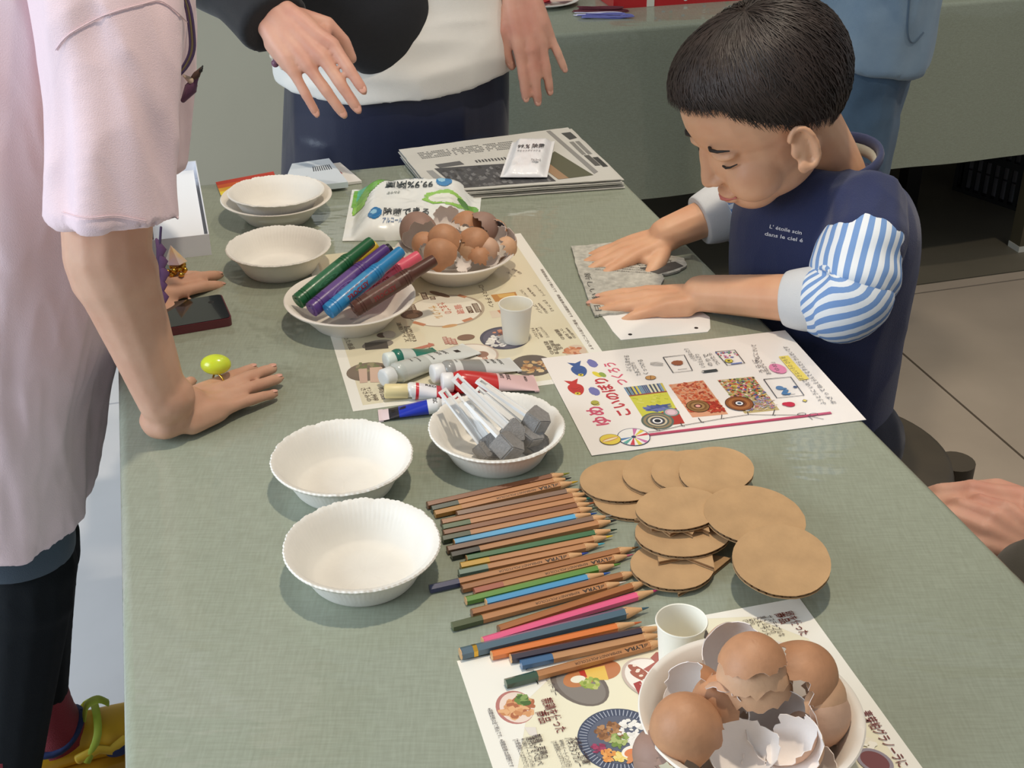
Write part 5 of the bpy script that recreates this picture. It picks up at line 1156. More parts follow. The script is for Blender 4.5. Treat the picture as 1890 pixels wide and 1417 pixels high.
obj('box_body', MB().box(0, Lg, 0, .14, 0, .06), M_RED, gb)
mb = MB()
for k in range(46):
    x, z = random.uniform(.01, Lg - .01), random.uniform(.006, .054); r = random.uniform(.003, .006); c = random.choice([(236, 232, 224), (110, 150, 190), (70, 140, 80), (226, 130, 90), (206, 70, 60)])
    mb.add([(x + r * math.cos(a), -.0004, z + r * .8 * math.sin(a)) for a in [2 * PI * j / 8 for j in range(8)]], [tuple(range(8))], lin(c))
obj('printed_pattern', mb, M_PRINT, gb); obj('ribbon', MB().box(.080, .098, -.0012, .1405, .0005, .0608), mat('ribbon_white', (226, 222, 206), .6), gb)
def skein(px, py, c, label, n=9):
    p = TP(px, py, T); t = thing('thread_skein', label, 'thread', (p.x, p.y, T)); cm = mat('thread', c, .7)
    for k in range(n):
        L2 = random.uniform(.045, .065); w2 = random.uniform(.004, .010); oy = random.uniform(-.010, .010); a0 = random.uniform(-.1, .1); pts = []
        for j in range(25): a = 2 * PI * j / 24; pts.append(V((L2 * math.cos(a) + .004 * math.sin(3 * a + k), oy + w2 * math.sin(a) + a0 * L2 * math.cos(a), .002 + .0012 * k + .001 * math.sin(2 * a))))
        obj('thread_loop', MB().loft(pts, [.0011] * 25, hint=(0, 0, 1), segs=6, caps=False), cm, t, sm=0)
skein(1108, 22, (110, 44, 56), 'dark red embroidery thread skein on the far table', 9); skein(1118, 34, (120, 122, 190), 'lilac embroidery thread skein on the far table edge', 6); skein(1105, 30, (216, 210, 226), 'white embroidery thread skein between the coloured ones', 4)

# ------------------------------------------------------------------ people
def skin_mat(name, c, blush):
    m = mat(name, c, .48, c2=blush, vscale=18, bump=.06, bscale=220, sss=.12, spec=.35); return m
SKIN_A = skin_mat('skin_fair_warm', (208, 166, 140), (192, 144, 118)); SKIN_B = skin_mat('skin_fair_rosy', (214, 168, 146), (198, 140, 122)); SKIN_C = skin_mat('skin_child', (222, 176, 142), (208, 154, 120))
M_NAIL = mat('fingernail', (220, 166, 146), .3, coat=.2)
FING = [((.088, .027, .000), (.042, .026, .021), .0092), ((.092, .007, .002), (.047, .030, .022), .0094), ((.087, -.013, .000), (.043, .028, .022), .0090), ((.078, -.031, -.003), (.033, .021, .019), .0080)]
NAILS = []
def hand(mb, M, s, side, pose, thumb=None, fat=1.0, wide=1.0):
    """palm, four fingers and thumb; M: x along the palm to the fingers, z out of the back of the hand; side +1 right hand"""
    def w(p): return M @ (V((p[0], p[1] * side * wide, p[2])) * s)
    wy = [.013, .004, -.006, -.015]
    mb.tube([w((-.010, 0, 0)), w((.006, 0, 0)), w((.034, 0, -.001))], [(.0245 * s, .0190 * s), (.0262 * s, .0172 * s), (.030 * s, .0150 * s)], 14, M.to_3x3() @ V((0, 1, 0)))
    for k, ((bx, by, bz), ln, r) in enumerate(FING):
        r = r * fat
        mb.tube([w((-.010, wy[k], 0)), w((.030, wy[k] * 1.2 + (by - wy[k]) * .25, .001)), w((bx * .72, by * .8, .001)), w((bx, by, bz))], [.0155 * s, .0150 * s, .0135 * s, r * 1.22 * s])
        sp, f = pose[k][0], pose[k][1:]; p = V((bx, by, bz)); a = 0.0; pts = [w((bx - .006, by, bz)), w(p)]; rad = [r * 1.12 * s, r * 1.12 * s]; up = None
        for j in range(3):
            a += f[j]; d = V((math.cos(a) * math.cos(sp), math.sin(sp) * math.cos(a), -math.sin(a))); up = V((math.sin(a) * math.cos(sp), math.sin(a) * math.sin(sp), math.cos(a)))
            q = p + d * ln[j]
            pts.append(w(p.lerp(q, .5))); rad.append(r * (1.0, .93, .86)[j] * s); pts.append(w(q if j < 2 else p + d * (ln[j] - r * .7))); rad.append(r * (1.02, .92, .70)[j] * s)
            if j == 2:
                c = p + d * (ln[j] * .56) + up * r * .58; X = (w(p + d) - w(p)).normalized(); Z = (w(c + up) - w(c)).normalized(); NAILS.append((basis(X, Z, w(c)), r * s))
            p = q
        mb.tube(pts, rad)
    mb.ell(w((.050, -.004, -.006)), (.046 * s, .036 * s, .0125 * s), M.to_3x3()); mb.tube([w((.020, -.026, -.006)), w((.062, -.030, -.006))], [.013 * s, .011 * s])
    th = thumb or [(.018, .020, -.008), (.050, .046, -.014), (.082, .058, -.016), (.106, .063, -.016)]
    mb.tube([w(p) for p in th], [.0165 * s, .0138 * fat * s, .0108 * fat * s, .0082 * fat * s]); mb.tube([w(th[1]), w((.070, .026, -.003))], [.010 * s, .009 * s])
    p, q = V(th[2]), V(th[3]); d = (q - p).normalized(); up = V((0, .25, 1)); up = (up - d * d.dot(up)).normalized(); c = p.lerp(q, .70) + up * .0062; X = (w(p + d) - w(p)).normalized(); Z = (w(c + up) - w(c)).normalized(); NAILS.append((basis(X, Z, w(c)), .0098 * s))
_nm = MB().ell((0, 0, 0), (.0062, .0050, .0013), su=14, sv=8)
NAILM = smooth(_nm.mesh('fingernail'))
def nails(parent):
    for M, r in NAILS:
        o = obj('fingernail', NAILM, M_NAIL, parent); o.matrix_basis = M @ Matrix.Scale(r / .0092, 4)
    NAILS.clear()
def limb(mb, a, b, c, r, flat=1.0):
    """upper, joint, end with swelling muscle; r: radii at 5 stations"""
    a, b, c = V(a), V(b), V(c)
    mb.tube([a, a.lerp(b, .45), b.lerp(a, .12), b, b.lerp(c, .14)], [r[0], r[1], r[2] * 1.02, r[2], r[2] * 1.02]); mb.tube([b, b.lerp(c, .25), b.lerp(c, .6), c], [r[2], r[3], (r[3] + r[4]) * .5, r[4]])
def head(mb, C, Fv, Uv, s=1.0, ears=True):
    F = V(Fv).normalized(); U = V(Uv); U = (U - F * F.dot(U)).normalized(); S = U.cross(F)
    R = Matrix(((F.x, S.x, U.x), (F.y, S.y, U.y), (F.z, S.z, U.z)))
    def w(p): return V(C) + R @ (V(p) * s)
    def E(c, r): mb.ell(w(c), tuple(k * s for k in r), R, 24, 16)
    E((-.008, 0, .022), (.094, .077, .082)); E((.020, 0, -.030), (.064, .060, .070)); E((.044, 0, -.082), (.033, .036, .026)); E((.012, 0, -.070), (.058, .052, .036))
    for q in (-1, 1):
        E((.048, .034 * q, -.050), (.034, .030, .032)); E((.066, .028 * q, -.006), (.016, .022, .007))
        if ears:
            c = V((.006, .0735 * q, -.026)); pts = []
            for k in range(13):
                a = -1.9 + 4.4 * k / 12; pts.append(w(c + V((-.015 * math.cos(a) * .9 - .004, .013 * q + .003 * q * math.cos(a), .026 * math.sin(a)))))
            mb.tube(pts, [.0042 * s] * 13, 8); E(c + V((-.006, .006 * q, -.002)), (.014, .006, .023)); E(c + V((.004, .010 * q, -.022)), (.008, .005, .009)); E(c + V((.007, .007 * q, -.004)), (.004, .005, .007))
    mb.tube([w((.080, 0, -.008)), w((.085, 0, -.026)), w((.091, 0, -.042))], [.0075 * s, .0082 * s, .0092 * s]); 
    for q in (-1, 1): E((.084, .009 * q, -.045), (.009, .007, .006))
    E((.076, 0, -.068), (.011, .020, .0055)); E((.075, 0, -.077), (.011, .017, .0055))
    return w, R
M_LIP = mat('lips', (196, 110, 100), .4); M_LASH = mat('lashes', (34, 26, 24), .6)
def face(parent, w, s=1.0):
    for q in (-1, 1):
        pts = [w((.0760 - .010 * abs(t) ** 2.2, (.031 + .0155 * t) * q, -.0215 + .0030 * (t * t))) for t in (-1, -.6, -.2, .2, .6, 1)]
        obj('eyelid_line', MB().tube(pts, [.0007 * s, .0012 * s, .0015 * s, .0015 * s, .0012 * s, .0007 * s], 6), M_LASH, parent, sm=0)
        pts = [w((.0815 - .013 * abs(t) ** 2, (.031 + .020 * t) * q, .004 + .003 * (1 - t * t))) for t in (-1, -.5, 0, .5, 1)]
        obj('eyebrow', MB().tube(pts, [.0008 * s, .0020 * s, .0022 * s, .0018 * s, .0008 * s], 6), M_LASH, parent, sm=0)
    pts = [w((.0862 - .010 * t * t, .0175 * t, -.0722)) for t in (-1, -.5, 0, .5, 1)]
    obj('lips', MB().tube(pts, [.0010 * s, .0026 * s, .0030 * s, .0026 * s, .0010 * s], 8), M_LIP, parent, sm=0)
def hair(parent, w, R, s, n, fringe, seed, c=(44, 34, 29), wds=(.0010, .0030)):
    """cap of overlapping locks that fall from the crown"""
    mt = mat('hair', c, .46, var=.30, vscale=40, spec=.4); rnd = random.Random(seed)
    cap = MB(); nu, nv = 48, 16; vs = []
    def surf(az, t, off):  # az 0 = front; t 0 crown .. 1 hair end
        ef = fringe(az); th = t * ef; d = V((math.sin(th) * math.cos(az), math.sin(th) * math.sin(az), math.cos(th)))
        k = V((.094 * d.x - .008, .077 * d.y, .082 * d.z + .022)); o_ = off + .011 * math.sin(min(1, t) * PI * .75) + .002
        return k + d * o_ + V((-.022 * (1 - t) ** 2, 0, 0))
    for j in range(nv + 1):
        for i in range(nu): vs.append(w(surf(2 * PI * i / nu, j / nv, 0.0)))
    fs = [(j * nu + i, (j + 1) * nu + i, (j + 1) * nu + (i + 1) % nu, j * nu + (i + 1) % nu) for j in range(nv) for i in range(nu)]; cap.add(vs, fs)
    h = obj('hair', cap, mt, parent, sm=0)
    lk = MB()
    for k in range(n):
        az = rnd.uniform(0, 2 * PI); t0 = rnd.random() ** .7 * .75; ln = rnd.uniform(.35, .75); t1 = min(1.0 + rnd.uniform(-.03, .09), t0 + ln); off = rnd.uniform(.0003, .0032); sw = rnd.uniform(-.16, .16); wd = rnd.uniform(*wds) * s
        L_, m_ = [], 6
        for j in range(m_ + 1):
            t = t0 + (t1 - t0) * j / m_; a = az + sw * (j / m_) ** 1.4 + .05 * math.sin(j + k); p = w(surf(a, t, off * (1 - .5 * (j / m_) ** 3) + .0012 * math.sin(j * 1.3 + k))); L_.append(p)
        vs = []
        for j in range(m_ + 1):
            d = (L_[min(j + 1, m_)] - L_[max(0, j - 1)]).normalized(); nr = (L_[j] - w((-.008, 0, .0))).normalized(); sd = d.cross(nr).normalized(); ww = wd * (.35 + .65 * math.sin(PI * min(1, .25 + .75 * (1 - j / m_)))) * (1 - .85 * (j / m_) ** 3)
            vs += [L_[j] - sd * ww, L_[j] + nr * ww * .55, L_[j] + sd * ww]
        lk.add(vs, [f for j in range(m_) for f in ((3 * j, 3 * j + 1, 3 * j + 4, 3 * j + 3), (3 * j + 1, 3 * j + 2, 3 * j + 5, 3 * j + 4))])
    o = obj('hair_locks', lk, mt, h, sm=0); o['kind'] = 'stuff'
    return h
def folds(amp, fx, fy, fz, seed, fine=0.0):
    def fn(co, n):
        v = noise.noise(V((co.x * fx + seed, co.y * fy, co.z * fz))); r = 1 - abs(v) * 2
        return amp * (r * .6 + v * .6) + (fine * noise.noise(co * 60) if fine else 0)
    return fn
def fabric(name, c, rough=.85, var=.05, bump=.25, bscale=900, **k): return mat(name, c, rough, var=var, vscale=12, bump=bump, bscale=bscale, sheen=.15, **k)

# ================= person in the pink shirt =================
P1 = thing('person', 'person in an oversized pale pink t-shirt leaning on the table at left', 'person', (-.64, 1.30, 0))
mb = MB(); WR = V((-.349, 1.118, .738)); EL = V((-.380, 1.110, .908)); SH = V((-.365, 1.185, 1.150))
limb(mb, SH, EL, WR + V((-.003, 0, .004)), [.050, .044, .0415, .0375, .0255])
tip = TP(516, 686, T + .009); Xh = V((tip.x + .356, tip.y - 1.122, 0)).normalized()
Mh = basis(Xh + V((0, 0, -.02)), (-.06, -.05, 1), (-.356, 1.122, T + .0185)); hand(mb, Mh, .83, 1, [(.06, .04, .06, .02), (.01, .03, .06, .03), (-.04, .04, .06, .04), (-.13, .05, .08, .04)], [(.016, .022, -.004), (.046, .050, -.008), (.074, .066, -.010), (.098, .074, -.010)])
mb.tube([WR + V((.004, 0, .01)), V((-.356, 1.120, T + .026)), Mh @ V((.03, 0, .004))], [.0260, .0265, .023])
WL = V((-.478, 1.392, .728)); ELl = V((-.50, 1.47, .93)); SHl = V((-.45, 1.47, 1.15)); limb(mb, SHl, ELl, WL, [.050, .044, .038, .037, .027])
tip2 = TP(394, 499, T + .01); X2 = (tip2 - WL); X2.z = -.008; hand(mb, basis(X2, (0.1, -.12, 1), WL + V((0, 0, -.006))), .87, -1, [(.03, .10, .16, .10), (0, .08, .14, .08), (-.03, .12, .2, .1), (-.08, .2, .24, .1)], [(.018, .020, -.006), (.050, .044, -.012), (.082, .052, -.016), (.106, .048, -.016)])
pth, rd = cr_pr([(-.62, 1.31, .50, .09, .13), (-.58, 1.32, .72, .10, .13), (-.51, 1.33, .95, .10, .14), (-.46, 1.34, 1.14, .09, .15), (-.44, 1.34, 1.24, .05, .06), (-.42, 1.34, 1.32, .048, .05)], 14); mb.loft(pth, rd, E1, 20)
w_, R_ = head(mb, (-.385, 1.335, 1.43), E1 - V((0, 0, .5)), (0.3, 0, 1), 1.14)
kR = (-.590, 1.250, .44); aR = V((-.672, 1.205, .10)); kL = V((-.607, 1.325, .435)); aL = V((-.662, 1.338, .10))
limb(mb, (-.625, 1.27, .60), kR, aR, [.062, .058, .042, .038, .026]); limb(mb, (-.63, 1.38, .60), kL, aL, [.062, .058, .040, .036, .026]); mb.tube([aL, aL + V((.02, .015, -.05)), aL + V((.12, .08, -.07))], [.03, .03, .028]); mb.tube([aR, aR + V((.02, .005, -.05)), aR + V((.13, .03, -.07))], [.03, .03, .028])
b1 = obj('body', remesh(mb, .0030, 8), SKIN_A, P1, True); nails(b1); face(b1, w_, 1.14); hair(b1, w_, R_, 1.14, 900, lambda az: 1.35 + .7 * (1 - math.cos(az)) / 2, 3)
# shirt
M_PINK = fabric('pink_cotton', (232, 206, 210), .9, var=.03)
sb = MB(); pth, rd = cr_pr([(-.664, 1.315, .505, .130, .165), (-.656, 1.318, .56, .138, .172), (-.632, 1.325, .70, .152, .180), (-.575, 1.335, .85, .150, .185), (-.535, 1.34, .98, .142, .190), (-.512, 1.34, 1.10, .132, .190), (-.490, 1.34, 1.20, .108, .170), (-.450, 1.34, 1.265, .06, .08)], 40)
sb.loft(pth, rd, E1, 64, True, lambda t, g: .018 * math.sin(5 * g + 2 * t) * (1 - t) + .020 * math.sin(9 * g + 4 * t) * (1 - t) ** 2)
pth, rd = cr_pr([(-.385, 1.225, 1.225, .045, .060), (-.362, 1.175, 1.150, .056, .062), (-.354, 1.135, 1.060, .053, .060), (-.356, 1.108, .995, .050, .054), (-.360, 1.098, .950, .056, .056)], 26)
sb.loft(pth, rd, (1, 0, 0), 56, True, lambda t, g: (.050 * math.sin(4 * g + 1.0) + .060 * math.sin(7 * g + 2 * t)) * (.25 + .75 * t))
pth, rd = cr_pr([(-.44, 1.46, 1.20, .05, .06), (-.424, 1.475, 1.10, .058, .060), (-.432, 1.48, .99, .056, .058), (-.452, 1.48, .87, .050, .054)], 18); sb.loft(pth, rd, (1, 0, 0), 40)
sm1 = remesh(sb, .0042, 5); displace(sm1, folds(.011, 8, 8, 2.0, 3.0)); displace(sm1, folds(.0075, 21, 21, 2.6, 8.0)); displace(sm1, folds(.0028, 40, 40, 12, 5.0)); smooth(sm1)
sh1 = obj('t_shirt', sm1, M_PINK, P1, True)
bv = BVHTree.FromPolygons([v.co.copy() for v in sm1.vertices], [tuple(p.vertices) for p in sm1.polygons])
def on_surface(px, py, off=.0012, tree=None):
    l, n_, i, d = (tree or bv).ray_cast(CAM, ray(px, py)); return l + n_ * off if l else None
def seam(pxs, r, m, parent, name, tree=None):
    q = [on_surface(*p, tree=tree) for p in cr(pxs, 26)]; q = [p for p in q if p]
    if len(q) > 3: obj(name, MB().loft(q, [r] * len(q), (0, 0, 1), 6), m, parent, sm=0)
M_SEAM = fabric('pink_seam', (218, 192, 197), .9)
seam([(104, 92), (130, 62), (190, 30), (262, 8), (300, 4), (345, 42)], .0006, M_SEAM, sh1, 'shoulder_seam'); seam([(116, 392), (160, 402), (215, 398), (270, 408)], .0006, M_SEAM, sh1, 'hem_stitching')
# legs
M_LEG = mat('black_knit', (14, 18, 22), .85, var=.1, vscale=14, bump=.3, bscale=900, spec=.2); lg = MB()
for (th, k, a, r) in (((-.625, 1.275, .60), kR, aR, [.078, .074, .058, .055, .040]), ((-.635, 1.38, .60), kL, aL + V((0, 0, .04)), [.078, .074, .054, .050, .038])):
    limb(lg, th, k, a, r)
obj('leggings', remesh(lg, .005, 4), M_LEG, P1, True)
pth, rd = cr_pr([(-.620, 1.268, .56, .080, .082), (-.612, 1.260, .50, .078, .080), (-.606, 1.257, .478, .074, .076), (-.606, 1.257, .472, .072, .074)], 10); obj('denim_shorts', MB().loft(pth, rd, E1, 40, True, lambda t, g: .02 * math.sin(4 * g)), fabric('dark_denim', (54, 68, 82), .8), P1, True, sm=60)
M_SOCK = fabric('red_knit', (142, 44, 56), .9, bump=.5, bscale=500)
def footgear(a, d, show=True):
    d = V((d[0], d[1], 0)).normalized(); sd = V((-d.y, d.x, 0)); z = V((0, 0, 1)); a0 = V((a[0], a[1], 0))
    pth, rd = cr_pr([(*(a0 + z * .185), .042, .042), (*(a0 + z * .14), .040, .040), (*(a0 + z * .10 + d * .004), .040, .040), (*(a0 + z * .06 + d * .012), .043, .040)], 14)
    s_ = obj('sock', MB().loft(pth, rd, d, 32, True, lambda t, g: .02 * math.sin(t * 40)), M_SOCK, P1, True, sm=60)
    M_Y = mat('yellow_leather', (222, 176, 40), .5, var=.06, vscale=20); M_NV = mat('navy_lining', (36, 52, 98), .7); M_LIME = mat('lime_webbing', (186, 206, 72), .6)
    up = MB(); st = [(-.060, .030, .030, .045), (-.045, .044, .036, .062), (0, .050, .037, .066), (.045, .046, .038, .060), (.09, .040, .043, .050), (.135, .032, .046, .040), (.168, .026, .040, .032), (.188, .018, .022, .022)]
    q = cr([(x, h, wd, zc) for x, h, wd, zc in st], 20); up.loft([a0 + d * e[0] + z * (.016 + e[1] * .72) for e in q], [(e[2], e[1] * .72) for e in q], sd, 24)
    u = obj('shoe_upper', remesh(up, .004, 4), M_Y, P1, True)
    col = MB(); ring = [a0 + d * (.048 * math.cos(t)) + sd * (.041 * math.sin(t)) + z * (.082 + .012 * math.cos(2 * t)) for t in [2 * PI * k / 28 for k in range(29)]]; col.loft(ring, [.0052] * 29, z, 8, False); obj('collar', col, M_NV, u, sm=0)
    so = MB(); n = 28; pts = []
    for k in range(n):
        t = 2 * PI * k / n; x = .062 + .130 * math.cos(t); wd = .044 * (1 + .12 * math.cos(t) - .10 * math.cos(2 * t)); p = a0 + d * x + sd * wd * math.sin(t); pts.append((p.x, p.y))
    so.prism(pts, 0.0, .024); obj('sole', so, mat('ochre_rubber', (198, 150, 36), .6), P1, True, sm=40)
    sp = MB(); ps = cr([tuple(a0 + d * x + sd * y + z * h) for x, y, h in ((.040, -.050, .045), (.062, -.040, .078), (.068, 0, .094), (.062, .040, .078), (.040, .050, .045))], 16); sp.loft([V(p) for p in ps], [(.0055, .002)] * 16, d, 8); obj('strap', sp, M_LIME, u, sm=50)
    sp = MB(); ps = cr([tuple(a0 + d * x + sd * y + z * h) for x, y, h in ((.050, -.012, .092), (.058, -.014, .116), (.074, -.016, .122), (.086, -.018, .112))], 14); sp.loft([V(p) for p in ps], [(.009, .0025)] * 14, sd, 8); obj('pull_tab', sp, M_LIME, u, sm=50)
    for (x, y, h, r) in ((.085, -.045, .046, .011), (.125, -.048, .040, .015)):
        obj('window_patch', MB().ell(a0 + d * x + sd * y + z * h, (r * 1.6, .006, r), Matrix(((d.x, sd.x, 0), (d.y, sd.y, 0), (0, 0, 1)))), M_NV, u, sm=0)
    pts = [a0 + d * x + sd * (-.046) + z * h for x, h in ((.030, .052), (.060, .060), (.075, .050), (.095, .062), (.115, .048), (.150, .046))]; obj('overlay', MB().tube(pts, [(.008, .004)] * 6, 8), mat('amber_rubber', (228, 190, 60), .5), u, sm=0)
footgear((-.662, 1.338), (.93, .42)); footgear((-.675, 1.205), (.97, .2))
# jewellery and cords
rc = Mh @ (V((.094, .030, .010)) * .83)
o = obj('ring_stone', MB().ell((0, 0, 0), (.0165, .0120, .0110), su=24, sv=14), mat('lime_resin', (206, 222, 56), .25, sss=.3, coat=.3), P1, True, sm=0); o.matrix_basis = P1.matrix_basis.inverted() @ Matrix.Identity(4); o.data.transform(Matrix.Translation(Mh @ (V((.110, .033, .0235)) * .83))); o.matrix_parent_inverse.identity(); o.location = (-P1.location.x, -P1.location.y, -P1.location.z)
def worldpart(name, data, m, sm=0): return obj(name, data, m, P1, True, sm)
fb = Mh @ (V((.108, .028, 0)) * .83)
worldpart('ring_band', MB().loft([fb + Mh.to_3x3() @ V((0, .0098 * math.cos(a), .0098 * math.sin(a))) for a in [2 * PI * k / 24 for k in range(25)]], [.0011] * 25, Mh.to_3x3() @ V((1, 0, 0)), 6, False), M_GOLD)
q = TP(325, 482, T + .040); gem = MB(); gem.add([q + V(p) for p in ((.014, 0, 0), (.007, .012, 0), (-.007, .012, 0), (-.014, 0, 0), (-.007, -.012, 0), (.007, -.012, 0), (-.004, 0, .022), (0, 0, -.010))], [(k, (k + 1) % 6, 6) for k in range(6)] + [((k + 1) % 6, k, 7) for k in range(6)])
worldpart('ring_gem', gem, mat('iridescent_crystal', (228, 190, 130), .08, metal=.35, coat=.8, c2=(186, 180, 226), vscale=30), None)
gb2 = MB()
for k in range(26):
    a = random.uniform(0, 6.3); r = .014 * math.sqrt(random.random()); gb2.ell(q + V((r * math.cos(a), r * math.sin(a) - .004, -.006 - random.uniform(0, .008))), (.0032,) * 3, su=8, sv=6)
worldpart('gold_setting', gb2, M_GOLD)
M_CORD = mat('purple_cord', (78, 62, 100), .6); M_CORD2 = mat('olive_cord', (120, 108, 78), .6)
for k, m_ in ((0, M_CORD), (1, M_CORD2), (2, M_CORD)):
    pts = [PY(x + dx_, y, 1.38) for (x, y), dx_ in zip(((330, -40), (350, 10), (358, 60), (358, 95), (346, 122), (330, 140)), [-4.0 * k] * 6)]; q_ = cr([tuple(p) for p in pts], 20); worldpart('neck_cord', MB().loft([V(p) for p in q_], [.0016] * 20, (0, 1, 0), 8), m_)
M_CRO = fabric('purple_crochet', (94, 58, 84), .9, var=.2)
for (a, b, r, m_) in (((338, 185), (362, 142), .007, M_CRO), ((350, 150), (372, 126), .004, mat('brown_crochet', (82, 60, 52), .9)), ((364, 138), (374, 122), .002, M_BLACK), ((340, 140), (362, 158), .004, mat('cream_crochet', (190, 170, 150), .9))):
    worldpart('crochet_ornament', MB().tube([PY(*a, 1.39), PY((a[0] + b[0]) / 2 + 2, (a[1] + b[1]) / 2, 1.385), PY(*b, 1.39)], [r * .4, r, r * .45], 10), m_)
M_FEA = mat('purple_feather', (104, 70, 110), .7)
for k in range(5):
    a = PY(288 + 3 * k % 7, 440 + 22 * k, 1.24); worldpart('feather_pendant', MB().loft([a, a + V((.004, 0, -.012)), a + V((-.003, 0, -.030))], [(.0012, .001), (.0055, .002), (.001, .0008)], (1, 0, 0), 8), M_FEA)
worldpart('pendant_cord', MB().tube([PY(297, 420, 1.24), PY(293, 480, 1.24), PY(289, 540, 1.24)], [.0015] * 3, 6), M_CORD)

# ================= person in white shirt and navy trousers =================
P2 = thing('person', 'person in white t-shirt, black cardigan and navy trousers at the far end', 'person', (-.20, 2.17, 0))
mb = MB()
W2 = PY(512, 34, 1.905); E2_ = PY(372, -75, 2.06); S2 = V((-.37, 2.20, 1.26)); limb(mb, S2, E2_, W2 + (E2_ - W2).normalized() * .015, [.050, .044, .038, .037, .0240])
K2 = PY(570, 95, 1.875); hand(mb, basis(K2 - W2, (0, -.87, .49), W2), .99, 1, [(-.14, .02, .10, .06), (-.13, .12, .12, .10), (-.10, .20, .14, .10), (-.22, .26, .12, .10)], [(.018, .020, -.010), (.050, .040, -.026), (.080, .042, -.044), (.102, .036, -.058)], 1.0, 1.22)
W3 = PY(957, -10, 2.11); E3_ = V((.035, 2.22, 1.10)); S3 = V((-.03, 2.22, 1.28)); limb(mb, S3, E3_, W3 + (E3_ - W3).normalized() * .012, [.050, .044, .038, .037, .0240])
K3 = PY(984, 78, 2.095); hand(mb, basis(K3 - W3, (.10, -.80, .45), W3), .97, -1, [(.14, .12, .10, .08), (.14, .16, .10, .08), (.08, .14, .12, .08), (-.16, .08, .12, .08)], [(.018, .020, -.006), (.048, .040, -.012), (.082, .046, -.020), (.108, .042, -.026)])
pth, rd = cr_pr([(-.20, 2.18, .80, .09, .14), (-.20, 2.18, 1.0, .09, .14), (-.20, 2.2, 1.2, .08, .15), (-.20, 2.2, 1.32, .05, .055), (-.20, 2.19, 1.40, .048, .05)], 12); mb.loft(pth, rd, (0, 1, 0), 20)
w_, R_ = head(mb, (-.20, 2.15, 1.50), (0, -1, -.35), (0, -.3, 1), 1.14)
for sx in (-1, 1): limb(mb, (-.20 + sx * .09, 2.18, .82), (-.20 + sx * .10, 2.17, .44), (-.20 + sx * .10, 2.20, .09), [.075, .07, .05, .046, .032]); mb.tube([(-.20 + sx * .10, 2.20, .06), (-.20 + sx * .11, 2.08, .04)], [.03, .028])
b2 = obj('body', remesh(mb, .0030, 8), SKIN_B, P2, True); nails(b2); face(b2, w_, 1.14); hair(b2, w_, R_, 1.14, 900, lambda az: 1.3 + .9 * (1 - math.cos(az)) / 2, 4, (30, 26, 26))
sb = MB(); pth, rd = cr_pr([(-.192, 2.165, .760, .135, .205), (-.190, 2.165, .80, .138, .208), (-.188, 2.17, .90, .130, .200), (-.19, 2.18, 1.05, .120, .19), (-.20, 2.19, 1.2, .11, .19), (-.20, 2.2, 1.30, .07, .09)], 30)
def tiltfn(p): return p
sb.loft(pth, rd, (0, 1, 0), 64)
for i, v in enumerate(sb.v):    # hem rides up on the wearer's left
    x, y, z = v; k = max(0, min(1, (1.0 - z) / .25)); sb.v[i] = (x, y, z + k * (.125 * max(0, (x + .27)) ** 1.5 * 2.6 + .02 * max(0, -.27 - x) * 3))
for (S_, E_, W_s, r) in ((S3, E3_, W3, .06),): sb.tube([S_, S_.lerp(E_, .6), E_], [.062, .06, .056])
m2 = remesh(sb, .0045, 4); displace(m2, folds(.006, 3, 3, 11, 1.0)); displace(m2, folds(.004, 9, 9, 22, 4.0)); obj('white_t_shirt', smooth(m2), fabric('white_jersey', (232, 229, 222), .85, var=.02), P2, True)
pb = MB(); pth, rd = cr_pr([(-.193, 2.175, .86, .110, .178), (-.195, 2.175, .78, .125, .190), (-.20, 2.18, .68, .130, .197), (-.205, 2.185, .58, .125, .20)], 14); pb.loft(pth, rd, (0, 1, 0), 40)
for sx in (-1, 1): pth, rd = cr_pr([(-.20 + sx * .085, 2.185, .68, .12, .105), (-.20 + sx * .095, 2.18, .45, .10, .095), (-.20 + sx * .10, 2.19, .12, .09, .08)], 14); pb.loft(pth, rd, (0, 1, 0), 36)
m2 = remesh(pb, .006, 6); displace(m2, folds(.010, 10, 10, 2.5, 5.0)); obj('navy_trousers', smooth(m2), mat('navy_satin', (12, 21, 52), .42, var=.1, vscale=8, bump=.1, bscale=400, sheen=.2), P2, True)
cb = MB(); ce = W2.lerp(E2_, .10)
pth, rd = cr_pr([(*S2, .075, .075), (*E2_.lerp(S2, .4), .066, .066), (*E2_, .060, .060), (*E2_.lerp(W2, .55), .052, .054), (*(E2_.lerp(W2, .96) + V((0, 0, -.012))), .048, .056)], 22); cb.loft(pth, rd, (0, 0, 1), 36)
pth, rd = cr_pr([(-.29, 2.10, 1.26, .08, .11), (-.285, 2.10, 1.05, .085, .135), (-.245, 2.085, .925, .080, .135), (-.245, 2.075, .865, .074, .105), (-.262, 2.072, .835, .050, .060)], 22); cb.loft(pth, rd, (0, 1, 0), 40)
m2 = remesh(cb, .0045, 6); displace(m2, folds(.004, 8, 8, 6, 2.0)); obj('black_cardigan', smooth(m2), fabric('black_wool', (22, 23, 28), .9, var=.1), P2, True)
M_BEAD = mat('clear_bead', (222, 214, 196), .1, coat=.6); M_BEAD2 = mat('mauve_bead', (116, 74, 96), .4)
wc = W2.lerp(E2_, .02) + V((0, 0, -.004)); ax = (K2 - W2).normalized(); aa = ax.orthogonal().normalized(); ab = ax.cross(aa)
for k in range(18):
    a = 2 * PI * k / 18; obj('bracelet_bead', MB().ell(PY(518, 100, 1.935) + V((random.uniform(-.012, .012), random.uniform(-.012, .012), random.uniform(-.016, .014))), (.0062,) * 3, su=10, sv=8), (M_BEAD, M_BEAD2, M_BEAD2)[k % 3], P2, True, sm=0)
